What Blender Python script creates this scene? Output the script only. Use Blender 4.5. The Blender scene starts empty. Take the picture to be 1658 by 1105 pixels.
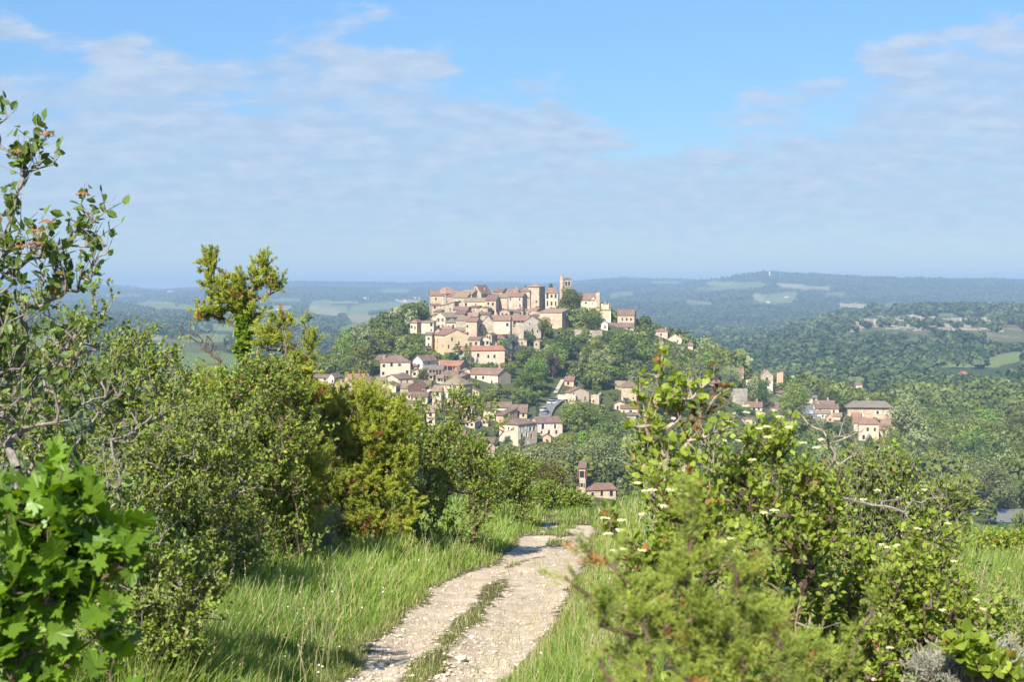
import bpy, math, random
import numpy as np
from mathutils import Vector
random.seed(7)
RNG = np.random.default_rng(7)
sc = bpy.context.scene
EXPO = .95
LEAF_GAIN = 1.0
COL = sc.collection
F = 2300.0; CX = 829.0; HZ = 478.0            # focal length and horizon of the photograph, in its pixels
def X_of(px, d): return (px - CX) / F * d
def Z_of(py, d): return -(py - HZ) / F * d
def tag(o, label=None, cat=None, group=None, kind=None):
    if label: o['label'] = label
    if cat: o['category'] = cat
    if group: o['group'] = group
    if kind: o['kind'] = kind
    return o
def empty(name, loc=(0, 0, 0)):
    o = bpy.data.objects.new(name, None); COL.objects.link(o); o.location = loc
    o.empty_display_size = 0.5
    return o
# ------------------------------------------------------------------ materials
def newmat(name):
    m = bpy.data.materials.new(name); m.use_nodes = True
    nt = m.node_tree
    for n in list(nt.nodes): nt.nodes.remove(n)
    return m, nt
def N(nt, typ, **kw):
    n = nt.nodes.new(typ)
    for k, v in kw.items(): setattr(n, k, v)
    return n
def ramp(nt, stops, interp='LINEAR'):
    r = N(nt, 'ShaderNodeValToRGB'); e = r.color_ramp; e.interpolation = interp
    while len(e.elements) < len(stops): e.elements.new(0.5)
    for el, (p, c) in zip(e.elements, stops):
        el.position = p; el.color = (c[0], c[1], c[2], 1)
    return r
def mixc(nt, fac, a, b, blend='MIX'):
    m = N(nt, 'ShaderNodeMix', data_type='RGBA', blend_type=blend)
    for sock, v in ((m.inputs[0], fac), (m.inputs[6], a), (m.inputs[7], b)):
        if hasattr(v, 'is_linked'): nt.links.new(v, sock)
        elif isinstance(v, (int, float)): sock.default_value = v
        else: sock.default_value = (v[0], v[1], v[2], 1)
    return m.outputs[2]
def math_(nt, op, a, b=None, clamp=False):
    m = N(nt, 'ShaderNodeMath', operation=op, use_clamp=clamp)
    for i, v in enumerate((a, b)):
        if v is None: continue
        if hasattr(v, 'is_linked'): nt.links.new(v, m.inputs[i])
        else: m.inputs[i].default_value = v
    return m.outputs[0]
def noise(nt, vec, scale, detail=4, rough=.55, out=0):
    n = N(nt, 'ShaderNodeTexNoise'); n.inputs['Scale'].default_value = scale
    n.inputs['Detail'].default_value = detail; n.inputs['Roughness'].default_value = rough
    if vec is not None: nt.links.new(vec, n.inputs['Vector'])
    return n.outputs[out]
def bump(nt, h, strength, dist):
    b = N(nt, 'ShaderNodeBump'); b.inputs['Strength'].default_value = strength; b.inputs['Distance'].default_value = dist
    nt.links.new(h, b.inputs['Height']); return b.outputs[0]
def principled(nt, col, rough=.8, spec=.2, normal=None):
    p = N(nt, 'ShaderNodeBsdfPrincipled')
    if hasattr(col, 'is_linked'): nt.links.new(col, p.inputs['Base Color'])
    else: p.inputs['Base Color'].default_value = (*col, 1)
    p.inputs['Roughness'].default_value = rough
    p.inputs['Specular IOR Level'].default_value = spec
    if normal is not None: nt.links.new(normal, p.inputs['Normal'])
    return p
def out(nt, sh):
    o = N(nt, 'ShaderNodeOutputMaterial'); nt.links.new(sh, o.inputs[0]); return o
MATS = {}
def leafmat(name, lo, hi, odd=None, trans=.35, gloss=.35, rough=.45, objvar=0.0):
    """leaf material: lo..hi by the per-leaf attribute rnd; odd = colour of the few leaves past .95"""
    m, nt = newmat(name)
    a = N(nt, 'ShaderNodeAttribute', attribute_name='rnd')
    st = [(0, lo), (.9, hi)]
    if odd: st += [(.955, hi), (.965, odd)]
    st = [(p, tuple(min(.8, x * LEAF_GAIN) for x in q)) for p, q in st]
    r = ramp(nt, st); nt.links.new(a.outputs['Fac'], r.inputs[0])
    c = r.outputs[0]
    if objvar:
        oi = N(nt, 'ShaderNodeObjectInfo')
        h = N(nt, 'ShaderNodeHueSaturation')
        nt.links.new(math_(nt, 'ADD', math_(nt, 'MULTIPLY', oi.outputs['Random'], .07 * objvar), .5 - .035 * objvar), h.inputs['Hue'])
        nt.links.new(math_(nt, 'ADD', math_(nt, 'MULTIPLY', math_(nt, 'FRACT', math_(nt, 'MULTIPLY', oi.outputs['Random'], 7.31)), .7 * objvar), 1 - .35 * objvar), h.inputs['Value'])
        nt.links.new(c, h.inputs['Color']); c = h.outputs[0]
    d = principled(nt, c, rough, gloss)
    t = N(nt, 'ShaderNodeBsdfTranslucent')
    tc = N(nt, 'ShaderNodeHueSaturation'); tc.inputs['Saturation'].default_value = 1.15; tc.inputs['Value'].default_value = 1.5; tc.inputs['Hue'].default_value = .49
    nt.links.new(c, tc.inputs['Color']); nt.links.new(tc.outputs[0], t.inputs[0])
    mx = N(nt, 'ShaderNodeMixShader'); mx.inputs[0].default_value = trans
    nt.links.new(d.outputs[0], mx.inputs[1]); nt.links.new(t.outputs[0], mx.inputs[2])
    out(nt, mx.outputs[0]); MATS[name] = m; return m
def barkmat(name, a, b, scale=30):
    m, nt = newmat(name)
    tc = N(nt, 'ShaderNodeTexCoord').outputs['Object']
    n = noise(nt, tc, scale, 5, .65)
    r = ramp(nt, [(.3, a), (.7, b)]); nt.links.new(n, r.inputs[0])
    out(nt, principled(nt, r.outputs[0], .9, .1, bump(nt, n, .6, .01)).outputs[0]); MATS[name] = m; return m
def wallmat(name, base, dark, stone=1.0):
    m, nt = newmat(name)
    tc = N(nt, 'ShaderNodeTexCoord').outputs['Object']
    n1 = noise(nt, tc, .35, 5, .65); n2 = noise(nt, tc, 2.6, 4, .6)
    mp = N(nt, 'ShaderNodeMapping'); mp.inputs['Scale'].default_value = (1, 1, 1.8); nt.links.new(tc, mp.inputs[0])
    v = N(nt, 'ShaderNodeTexVoronoi'); v.inputs['Scale'].default_value = 1.7; nt.links.new(mp.outputs[0], v.inputs['Vector'])
    r = ramp(nt, [(.34, dark), (.6, base)]); nt.links.new(n1, r.inputs[0])
    c = mixc(nt, math_(nt, 'MULTIPLY', n2, .5), r.outputs[0], tuple(x * .72 for x in dark))
    cc = N(nt, 'ShaderNodeSeparateColor'); nt.links.new(v.outputs['Color'], cc.inputs[0])
    g = N(nt, 'ShaderNodeCombineColor')
    k = math_(nt, 'ADD', math_(nt, 'MULTIPLY', cc.outputs[0], .45 * stone), 1 - .22 * stone)
    for i in range(3): nt.links.new(k, g.inputs[i])
    c = mixc(nt, 1.0, c, g.outputs[0], 'MULTIPLY')
    # rain streaks: vertical stains with their own shape
    mp2 = N(nt, 'ShaderNodeMapping'); mp2.inputs['Scale'].default_value = (1.3, 1.3, .12); nt.links.new(tc, mp2.inputs[0])
    s = noise(nt, mp2.outputs[0], 1.0, 3, .6)
    rr = ramp(nt, [(.55, (0, 0, 0)), (.75, (1, 1, 1))]); nt.links.new(s, rr.inputs[0])
    c = mixc(nt, math_(nt, 'MULTIPLY', rr.outputs[0], .35), c, tuple(x * .65 for x in dark))
    out(nt, principled(nt, c, .93, .08, bump(nt, math_(nt, 'ADD', n2, v.outputs['Distance']), .5 * stone, .08)).outputs[0]); MATS[name] = m; return m
def roofmat(name, a, b, c3):
    m, nt = newmat(name)
    tc = N(nt, 'ShaderNodeTexCoord').outputs['Object']
    n1 = noise(nt, tc, .5, 5, .7); n2 = noise(nt, tc, 3.5, 3, .6)
    r = ramp(nt, [(.3, a), (.5, b), (.72, c3)]); nt.links.new(math_(nt, 'ADD', math_(nt, 'MULTIPLY', n1, .65), math_(nt, 'MULTIPLY', n2, .35)), r.inputs[0])
    w = N(nt, 'ShaderNodeTexWave', bands_direction='X'); w.inputs['Scale'].default_value = 1.3; w.inputs['Distortion'].default_value = .6
    nt.links.new(tc, w.inputs['Vector'])
    c = mixc(nt, math_(nt, 'MULTIPLY', w.outputs['Fac'], .3), r.outputs[0], tuple(x * .5 for x in a))
    out(nt, principled(nt, c, .9, .1, bump(nt, w.outputs['Fac'], .6, .1)).outputs[0]); MATS[name] = m; return m
def plain(name, col, rough=.7, spec=.3, nscale=6, nv=.25, metal=0):
    m, nt = newmat(name)
    tc = N(nt, 'ShaderNodeTexCoord').outputs['Object']
    n = noise(nt, tc, nscale, 4)
    c = mixc(nt, n, tuple(x * (1 - nv) for x in col), tuple(min(1, x * (1 + nv)) for x in col))
    p = principled(nt, c, rough, spec); p.inputs['Metallic'].default_value = metal
    out(nt, p.outputs[0]); MATS[name] = m; return m

wallmat('plaster_cream', (.71, .58, .44), (.57, .45, .33), .35)
wallmat('plaster_yellow', (.72, .57, .34), (.58, .44, .27), .3)
wallmat('plaster_white', (.80, .73, .61), (.68, .60, .48), .2)
wallmat('plaster_orange', (.66, .44, .29), (.54, .35, .23), .4)
wallmat('stone_gold', (.60, .475, .325), (.44, .34, .235), 1.0)
wallmat('stone_tan', (.52, .43, .32), (.36, .295, .22), 1.2)
wallmat('stone_grey', (.43, .38, .31), (.29, .255, .21), 1.2)
wallmat('cliff_rock', (.45, .37, .26), (.20, .18, .12), 1.3)
plain('wood_wall', (.13, .075, .05), .8, .1)
roofmat('roof_brown', (.13, .09, .07), (.225, .15, .115), (.35, .255, .195))
roofmat('roof_red', (.19, .115, .085), (.29, .175, .13), (.42, .285, .21))
roofmat('roof_orange', (.28, .13, .085), (.40, .19, .12), (.48, .30, .21))
roofmat('roof_pink', (.26, .17, .13), (.37, .245, .185), (.46, .33, .26))
roofmat('roof_grey', (.14, .12, .10), (.22, .185, .15), (.30, .25, .20))
roofmat('roof_tan', (.23, .17, .115), (.32, .24, .16), (.42, .33, .23))
plain('window_pane', (.025, .03, .035), .15, .6, 2, .2)
plain('window_stone', (.60, .50, .36), .8, .1)
plain('shutter_blue', (.42, .52, .56), .6, .2)
plain('shutter_red', (.15, .045, .04), .6, .2)
plain('shutter_pink', (.48, .22, .18), .6, .2)
plain('shutter_white', (.68, .68, .62), .6, .2)
plain('door_wood', (.11, .065, .04), .7, .2)
plain('chimney_brick', (.42, .25, .17), .85, .1)
plain('dark_beam', (.06, .045, .035), .8, .1)
plain('white_paint', (.8, .8, .78), .5, .3, 3, .06)
plain('metal_blue', (.03, .06, .16), .3, .5, 2, .1)
plain('metal_white', (.7, .7, .7), .3, .5, 2, .05)
plain('metal_grey', (.2, .21, .22), .35, .5, 2, .1)
plain('rubber', (.02, .02, .02), .8, .2)
plain('asphalt', (.19, .185, .175), .9, .1, .6, .15)
plain('dirt_track', (.46, .40, .31), .95, .05, .8, .2)
plain('slate_spire', (.16, .17, .19), .6, .3)
plain('limestone', (.60, .51, .39), .95, .08, 9, .18)

# ------------------------------------------------------------------ mesh helpers
def mesh_from(name, verts, faces_idx, nper, mat, attrs=None, parent=None, smooth=False, matidx=None):
    """verts (n,3); faces_idx flat loop array; nper: int or array of corner counts"""
    me = bpy.data.meshes.new(name)
    verts = np.asarray(verts, np.float32).reshape(-1, 3); fi = np.asarray(faces_idx, np.int32).ravel()
    if np.isscalar(nper): tot = np.full(len(fi) // nper, nper, np.int32)
    else: tot = np.asarray(nper, np.int32)
    me.vertices.add(len(verts)); me.vertices.foreach_set('co', verts.ravel())
    me.loops.add(len(fi)); me.loops.foreach_set('vertex_index', fi)
    me.polygons.add(len(tot)); st = np.zeros(len(tot), np.int32); st[1:] = np.cumsum(tot)[:-1]
    me.polygons.foreach_set('loop_start', st); me.polygons.foreach_set('loop_total', tot)
    if matidx is not None: me.polygons.foreach_set('material_index', np.asarray(matidx, np.int32))
    for k, v in (attrs or {}).items():
        v = np.asarray(v, np.float32)
        if v.ndim == 1: a = me.attributes.new(k, 'FLOAT', 'POINT'); a.data.foreach_set('value', v)
        else:
            a = me.attributes.new(k, 'FLOAT_COLOR', 'POINT')
            a.data.foreach_set('color', np.c_[v, np.ones(len(v))].astype(np.float32).ravel())
    me.polygons.foreach_set('use_smooth', np.full(len(tot), bool(smooth)))
    me.update(calc_edges=True)
    for mm in (mat if isinstance(mat, (list, tuple)) else [mat]): me.materials.append(MATS[mm] if isinstance(mm, str) else mm)
    o = bpy.data.objects.new(name, me); COL.objects.link(o)
    if parent is not None: o.parent = parent
    return o
class MB:
    """small polygon collector"""
    def __init__(s): s.v = []; s.f = []
    def poly(s, pts):
        i = len(s.v); s.v += [tuple(p) for p in pts]; s.f.append(list(range(i, i + len(pts))))
    def box(s, x0, x1, y0, y1, z0, z1):
        i = len(s.v)
        s.v += [(x0, y0, z0), (x1, y0, z0), (x1, y1, z0), (x0, y1, z0), (x0, y0, z1), (x1, y0, z1), (x1, y1, z1), (x0, y1, z1)]
        for f in ((0, 3, 2, 1), (4, 5, 6, 7), (0, 1, 5, 4), (1, 2, 6, 5), (2, 3, 7, 6), (3, 0, 4, 7)): s.f.append([i + k for k in f])
    def slab(s, pts, t):
        """thick sheet: pts is the top outline (counter-clockwise from above), thickness t downwards"""
        n = len(pts); i = len(s.v)
        s.v += [tuple(p) for p in pts] + [(p[0], p[1], p[2] - t) for p in pts]
        s.f.append([i + k for k in range(n)]); s.f.append([i + n + k for k in reversed(range(n))])
        for k in range(n): s.f.append([i + k, i + n + k, i + n + (k + 1) % n, i + (k + 1) % n])
    def prism(s, c, r0, r1, z0, z1, n=12):
        i = len(s.v)
        for r, z in ((r0, z0), (r1, z1)):
            for k in range(n): a = 2 * math.pi * k / n; s.v.append((c[0] + r * math.cos(a), c[1] + r * math.sin(a), z))
        for k in range(n): s.f.append([i + k, i + (k + 1) % n, i + n + (k + 1) % n, i + n + k])
        s.f.append([i + n + k for k in range(n)]); s.f.append([i + k for k in reversed(range(n))])
    def build(s, name, mat, parent=None):
        return mesh_from(name, np.array(s.v, np.float32), np.array([k for f in s.f for k in f]), np.array([len(f) for f in s.f]), mat, parent=parent)
def unit(v): return v / (np.linalg.norm(v, axis=-1, keepdims=True) + 1e-9)
def rvec(n, rng=RNG): return unit(rng.normal(size=(n, 3)))
# smooth 2-D value noise, for terrain
_T = np.random.default_rng(3).random((256, 256))
def vnoise(x, y):
    xi = np.floor(x).astype(int); yi = np.floor(y).astype(int); fx = x - xi; fy = y - yi
    fx = fx * fx * (3 - 2 * fx); fy = fy * fy * (3 - 2 * fy); g = lambda a, b: _T[a & 255, b & 255]
    return (g(xi, yi) * (1 - fx) + g(xi + 1, yi) * fx) * (1 - fy) + (g(xi, yi + 1) * (1 - fx) + g(xi + 1, yi + 1) * fx) * fy - .5
def fbm(x, y, o=4):
    s = 0; a = 1
    for k in range(o): s = s + a * vnoise(x * 2 ** k + 17 * k, y * 2 ** k + 5 * k); a *= .5
    return s

# ------------------------------------------------------------------ terrain: heights by direction (column) and distance (slot)
SL = [50, 62, 80, 120, 180, 250, 330, 400, 450, 500, 550, 600, 650, 700, 780, 900, 1100, 1400, 1800, 2200, 2800, 3500, 4500, 6000, 7500, 9000, 11000, 14000]
def yz(y, d): return -(y - HZ) / F * d
near = [-7.75, -10.2, -16, -30, -46]
def col(mid, far, n2=(-58, -60)):
    """mid: z at 400..900 (11 slots -> 400,450,500,550,600,650,700,780,900); far: picture rows at 1100.. (12 values)"""
    fd = SL[16:]
    return near + list(n2) + list(mid) + [yz(y, d) for y, d in zip(far, fd)]
TAB = {
 -900: col([-60, -60, -60, -60, -60, -60, -60, -60, -58], [592, 560, 535, 522, 510, 502, 492, 480, 470, 463, 466, 470]),
 -300: col([-60, -60, -60, -60, -60, -60, -60, -60, -58], [592, 560, 535, 522, 510, 502, 492, 480, 470, 463, 466, 470]),
   0: col([-60, -60, -60, -60, -60, -60, -60, -60, -58], [595, 562, 540, 526, 512, 503, 492, 478, 469, 462, 466, 470]),
 120: col([-60, -60, -60, -60, -60, -60, -60, -60, -58], [596, 560, 540, 524, 512, 503, 492, 479, 469, 461, 466, 470]),
 200: col([-60, -60, -60, -60, -60, -60, -60, -60, -57], [592, 552, 534, 528, 512, 503, 493, 481, 473, 466, 468, 470]),
 270: col([-60, -60, -60, -60, -60, -60, -60, -60, -58], [598, 562, 540, 533, 514, 503, 494, 484, 476, 471, 471, 472]),
 380: col([-60, -60, -60, -60, -60, -60, -60, -60, -60], [604, 572, 548, 532, 516, 503, 491, 479, 469, 462, 464, 468]),
 460: col([-60, -56, -50, -46, -48, -52, -56, -60, -62], [610, 580, 556, 538, 520, 506, 492, 478, 468, 459, 462, 468]),
 500: col([-58, -45, -36, -31, -30, -38, -50, -62, -63], [612, 583, 559, 541, 524, 509, 494, 478, 467, 459, 462, 468]),
 560: col([-55, -43, -34, -28, -24, -26, -42, -60, -63], [612, 583, 560, 543, 527, 512, 496, 479, 467, 459, 462, 468]),
 620: col([-52, -41, -33, -27, -20, -14, -20, -50, -63], [612, 583, 560, 544, 529, 513, 497, 480, 468, 461, 463, 468]),
 680: col([-52, -40, -32, -26, -18, -11, -8, -35, -63], [612, 583, 560, 545, 530, 513, 497, 480, 467, 460, 463, 468]),
 740: col([-50, -41, -33, -26, -19, -11, -5, -25, -63], [612, 583, 560, 546, 530, 512, 497, 481, 468, 460, 463, 468]),
 800: col([-49, -45, -36, -28, -21, -12, -6, -22, -60], [612, 583, 560, 546, 530, 512, 498, 482, 470, 461, 463, 468]),
 870: col([-52, -46, -38, -30, -22, -14, -6, -20, -60], [612, 583, 560, 547, 532, 514, 498, 483, 472, 464, 464, 468], (-56, -48)),
 940: col([-54, -48, -41, -33, -25, -16, -7, -22, -60], [612, 583, 562, 549, 534, 515, 496, 476, 463, 457, 462, 468], (-56, -46)),
 1000: col([-56, -52, -44, -36, -28, -19, -12, -28, -60], [612, 583, 563, 550, 535, 514, 492, 470, 458, 453, 462, 468], (-56, -47)),
 1060: col([-58, -55, -47, -39, -31, -22, -17, -34, -60], [612, 583, 564, 552, 536, 513, 490, 467, 458, 454, 462, 468], (-58, -50)),
 1120: col([-60, -58, -50, -42, -34, -28, -25, -42, -61], [612, 583, 565, 552, 536, 512, 488, 464, 457, 457, 462, 468]),
 1180: col([-62, -60, -53, -46, -40, -36, -35, -50, -62], [612, 582, 566, 552, 535, 511, 486, 452, 457, 458, 462, 468]),
 1210: col([-62, -61, -55, -48, -43, -40, -42, -53, -62], [612, 582, 562, 551, 534, 510, 484, 446, 458, 458, 462, 468]),
 1260: col([-62, -61, -57, -50, -46, -45, -48, -56, -62], [611, 578, 551, 545, 537, 512, 484, 446, 458, 458, 462, 468]),
 1320: col([-63, -62, -59, -52, -49, -48, -52, -60, -63], [610, 574, 540, 526, 530, 513, 485, 449, 458, 458, 462, 468]),
 1370: col([-63, -62, -59, -52, -49, -50, -55, -61, -63], [609, 572, 533, 513, 506, 515, 488, 454, 457, 458, 462, 468]),
 1430: col([-63, -62, -57, -53, -51, -55, -60, -63, -63], [608, 569, 529, 508, 502, 515, 488, 458, 457, 458, 462, 468]),
 1520: col([-63, -63, -62, -60, -60, -62, -63, -63, -63], [608, 567, 527, 506, 501, 515, 488, 460, 457, 457, 462, 468]),
 1600: col([-63, -63, -63, -63, -63, -63, -63, -63, -63], [606, 563, 527, 507, 501, 514, 488, 460, 456, 456, 462, 468]),
 1700: col([-63, -63, -63, -63, -63, -63, -63, -63, -62], [604, 560, 528, 508, 501, 512, 488, 460, 456, 456, 462, 468]),
 2500: col([-63, -63, -63, -63, -63, -63, -63, -63, -62], [600, 560, 528, 508, 500, 505, 488, 465, 460, 460, 464, 468]),
}
gpx = np.arange(-900, 2501, 10.0); glY = np.linspace(math.log(50), math.log(14000), 420)
_cols = sorted(TAB); _t = np.array([TAB[c] for c in _cols]); _ls = np.log(np.array(SL, float))
_a = np.array([np.interp(glY, _ls, r) for r in _t])
G = np.array([np.interp(gpx, _cols, _a[:, j]) for j in range(len(glY))]).T
def _blur(a, k, ax):
    w = np.exp(-.5 * (np.arange(-2 * k, 2 * k + 1) / k) ** 2); w /= w.sum()
    p = np.pad(a, [(2 * k, 2 * k) if i == ax else (0, 0) for i in (0, 1)], mode='edge')
    return sum(w[i] * np.take(p, range(i, i + a.shape[ax]), axis=ax) for i in range(len(w)))
G = _blur(_blur(G, 2, 0), 2, 1)
def tz(X, Y, rough=True):
    X = np.asarray(X, float); Y = np.asarray(Y, float)
    px = np.clip(CX + F * X / Y, -899, 2499); l = np.clip(np.log(Y), glY[0], glY[-1] - 1e-6)
    i = (px - gpx[0]) / 10; j = (l - glY[0]) / (glY[1] - glY[0])
    i0 = np.clip(i.astype(int), 0, len(gpx) - 2); j0 = np.clip(j.astype(int), 0, len(glY) - 2); fi = i - i0; fj = j - j0
    z = (G[i0, j0] * (1 - fi) + G[i0 + 1, j0] * fi) * (1 - fj) + (G[i0, j0 + 1] * (1 - fi) + G[i0 + 1, j0 + 1] * fi) * fj
    if rough:
        amp = np.interp(Y, [60, 120, 400, 750, 900, 1400, 2200, 4500, 7000, 9000, 12000], [0, .8, .8, .8, 2, 5, 7, 28, 22, 14, 0])
        wl = np.interp(Y, [100, 1000, 4000, 12000], [1, 1, 1, 1])
        z = z + amp * fbm(X / 160 + 3, Y / 210) + np.interp(Y, [2000, 4500, 9000, 12000], [0, 22, 14, 0]) * fbm(X / 700 + 9, Y / 900 + 4, 3)
    return z - rdrop(X, Y) * np.interp(Y, [60, 160], [1, 0])
def rdrop(X, Y): return .13 * np.maximum(X - 6.5, 0) * np.clip((Y - 10) / 20, 0, 1)
def gz(X, Y):
    """near ground: the limestone slope the camera stands on"""
    X = np.asarray(X, float); Y = np.asarray(Y, float)
    z = -1.75 - .12 * Y - np.where(Y > 50, .004 * (Y - 50) ** 2, 0)
    return z - rdrop(X, Y) + .05 * fbm(X / 1.7, Y / 1.7, 3) + .3 * fbm(X / 11 + 5, Y / 13, 2) * np.clip(np.abs(X - 1.2) / 4, 0, 1)
def hit(px, py, lo=330, hi=900):
    """distance at which the sight line through a photo pixel meets the terrain"""
    d = np.linspace(lo, hi, 1200); z = tz(X_of(px, d), d); r = Z_of(py, d)
    k = np.where(z >= r)[0]
    return float(d[k[0]]) if len(k) else float(d[np.argmax(z - r)])
# ------------------------------------------------------------------ land cover (fields and meadows at their real places)
# (px, py, rx, ry, tilt deg, distance range, colour, is it bare of trees)
GREEN = (.20, .26, .085); PALE = (.36, .35, .17); STRAW = (.50, .43, .25); LIME = (.15, .22, .06); BROWN = (.33, .27, .17); OLIVE = (.13, .15, .06)
FIELDS = [
 (300, 600, 110, 36, 4, 700, 1700, LIME), (180, 610, 90, 25, 0, 700, 1700, LIME), (270, 556, 60, 9, 12, 1000, 2600, OLIVE), (330, 548, 40, 7, 0, 1200, 3000, GREEN),
 (60, 560, 70, 14, 0, 1000, 2600, LIME), (390, 530, 50, 5, 0, 2000, 4500, GREEN), (230, 543, 30, 4, 10, 1500, 3000, PALE),
 (520, 491, 16, 4, -8, 3000, 9000, GREEN), (525, 503, 24, 6, 8, 2500, 8000, PALE), (540, 497, 22, 3, 0, 3000, 9000, GREEN), (622, 496, 48, 5, -3, 2500, 8000, GREEN), (612, 518, 45, 6, 2, 2000, 6000, BROWN),
 (660, 508, 30, 5, 0, 2000, 7000, GREEN), (580, 531, 34, 6, -12, 1700, 4500, LIME), (575, 505, 20, 4, 0, 3000, 8000, GREEN),
 (440, 499, 30, 3, 0, 3000, 9000, PALE), (300, 497, 50, 2.5, 0, 3000, 9000, GREEN), (255, 492, 30, 2.5, 0, 3000, 9000, GREEN), (380, 503, 60, 2.5, 0, 3000, 9000, PALE), (480, 520, 22, 4, 0, 2200, 5000, GREEN),
 (560, 490, 25, 1.5, 0, 4500, 9000, PALE), (640, 471, 22, 2.2, 0, 6000, 9500, GREEN), (670, 488, 20, 2, 0, 4000, 9500, STRAW), (200, 478, 30, 1.5, 0, 6000, 9500, GREEN), (460, 486, 25, 1.5, 0, 4500, 9500, GREEN),
 (1200, 462, 36, 3.5, -2, 4000, 8000, GREEN), (1165, 459, 22, 2.2, 0, 4500, 8000, PALE), (1150, 468, 20, 2, 0, 4000, 8000, GREEN), (1283, 463, 24, 2.4, 5, 4000, 8000, STRAW), (1320, 466, 24, 2, 4, 4000, 8000, PALE), (1238, 484, 18, 5, 10, 3000, 7000, PALE), (1265, 479, 24, 4, -8, 3000, 7000, GREEN), (1262, 487, 22, 3, 0, 3000, 7000, GREEN),
 (1348, 476, 18, 2, 0, 3000, 7000, GREEN), (1382, 495, 22, 2.6, 4, 3000, 7000, STRAW), (1425, 500, 25, 3, -20, 3000, 7000, OLIVE), (1130, 490, 20, 2, 3, 3000, 7000, GREEN), (1010, 476, 14, 2, 0, 4000, 8000, GREEN), (995, 480, 8, 1.5, 0, 4000, 8000, GREEN), (1080, 457, 25, 1.8, 0, 5000, 8000, GREEN),
 (1545, 510, 24, 2.2, 0, 2000, 3200, LIME), (1640, 540, 30, 5, 8, 1400, 2400, OLIVE), (1625, 582, 34, 9, -10, 900, 1700, GREEN), (1560, 591, 60, 5, 2, 900, 1700, GREEN), (1500, 588, 18, 2.5, 4, 900, 1900, GREEN), (1384, 616, 26, 6.5, -12, 800, 1300, (.21, .26, .08)),
 (1600, 868, 70, 22, 0, 300, 480, (.12, .17, .05)), (1272, 652, 24, 6, 10, 520, 680, LIME), (1190, 655, 26, 5, 5, 520, 680, LIME), (912, 654, 14, 12, 30, 440, 560, OLIVE),
]
ROCKY = [(1440, 524, 50, 3.5, -2), (1520, 522, 70, 4, 2), (1400, 530, 24, 4, -12), (1480, 532, 50, 2.5, 2), (1580, 526, 40, 3, 4)]
def inell(px, py, e, wob=0):
    c, s = math.cos(math.radians(e[4])), math.sin(math.radians(e[4]))
    dx, dy = px - e[0], py - e[1]
    u = (dx * c + dy * s) / e[2]; v = (-dx * s + dy * c) / e[3]
    return 1 - (np.abs(u) ** 3 + np.abs(v) ** 3 + wob)
def mesa(px, Y): return (Y > 1450) & (Y < 2150) & (px > 1230) & (px < 1700)
def cover(X, Y, Z):
    px = CX + F * X / Y; py = HZ - F * Z / Y
    base = np.tile(np.array([.030, .058, .020]), (len(X), 1)); base[Y < 900] = (.065, .085, .030); bare = np.zeros(len(X))
    n = fbm(X / 40, Y / 60, 3)
    gl = (n > .48) & (Y > 800) & (Y < 9500)
    base[gl] = (.09, .11, .045)
    ms = mesa(px, Y) & (n > -.25); base[ms] = np.where((n[ms] > .15)[:, None], (.20, .165, .105), (.10, .115, .055))
    for e in FIELDS:
        if e[5] >= 1500: e = (e[0], e[1], e[2] * 1.15, e[3] * 1.3, *e[4:])
        m = (inell(px, py, e, .25 * n) > 0) & (Y > e[5]) & (Y < e[6]); base[m] = np.array(e[7]) * .8; bare[m] = 1
    for e in ROCKY:
        m = (inell(px, py, e, .8 * n) > 0) & (Y > 1300) & (Y < 2300) & (vnoise(X / 9, Y / 25 + Z / 3) > -.12); base[m] = (.40, .35, .27); bare[m] = 1
    return base, bare
# road, lane and clearings kept free of trees: list of (X, Y, radius)
CLEAR = []

def build_terrain():
    pxs = np.arange(-895, 2500, 5.0); Ys = np.exp(np.arange(math.log(52), math.log(14000), .0115))
    P, Yg = np.meshgrid(pxs, Ys); X = (P - CX) / F * Yg
    Z = tz(X.ravel(), Yg.ravel()); Z = Z - np.where(Yg.ravel() < 60, .12, 0)
    V = np.c_[X.ravel(), Yg.ravel(), Z]
    c, b = cover(V[:, 0], V[:, 1], V[:, 2])
    nr, nc = P.shape; i = (np.arange(nr - 1)[:, None] * nc + np.arange(nc - 1)[None]).ravel()
    Fc = np.c_[i, i + 1, i + nc + 1, i + nc]
    m, nt = newmat('terrain_ground')
    a = N(nt, 'ShaderNodeAttribute', attribute_name='cover')
    g = N(nt, 'ShaderNodeNewGeometry').outputs['Position']
    n1 = noise(nt, g, .02, 6, .65); n2 = noise(nt, g, .25, 4, .6)
    c1 = mixc(nt, math_(nt, 'MULTIPLY', n1, .8), a.outputs['Color'], mixc(nt, .5, a.outputs['Color'], (.16, .15, .08)))
    c2 = mixc(nt, n2, mixc(nt, 1, c1, (.72, .76, .7), 'MULTIPLY'), mixc(nt, 1, c1, (1.25, 1.22, 1.15), 'MULTIPLY'))
    out(nt, principled(nt, c2, .95, .05).outputs[0]); MATS['terrain_ground'] = m
    o = mesh_from('hills', V, Fc, 4, 'terrain_ground', {'cover': c}, smooth=True); tag(o, kind='structure')
build_terrain()

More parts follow.
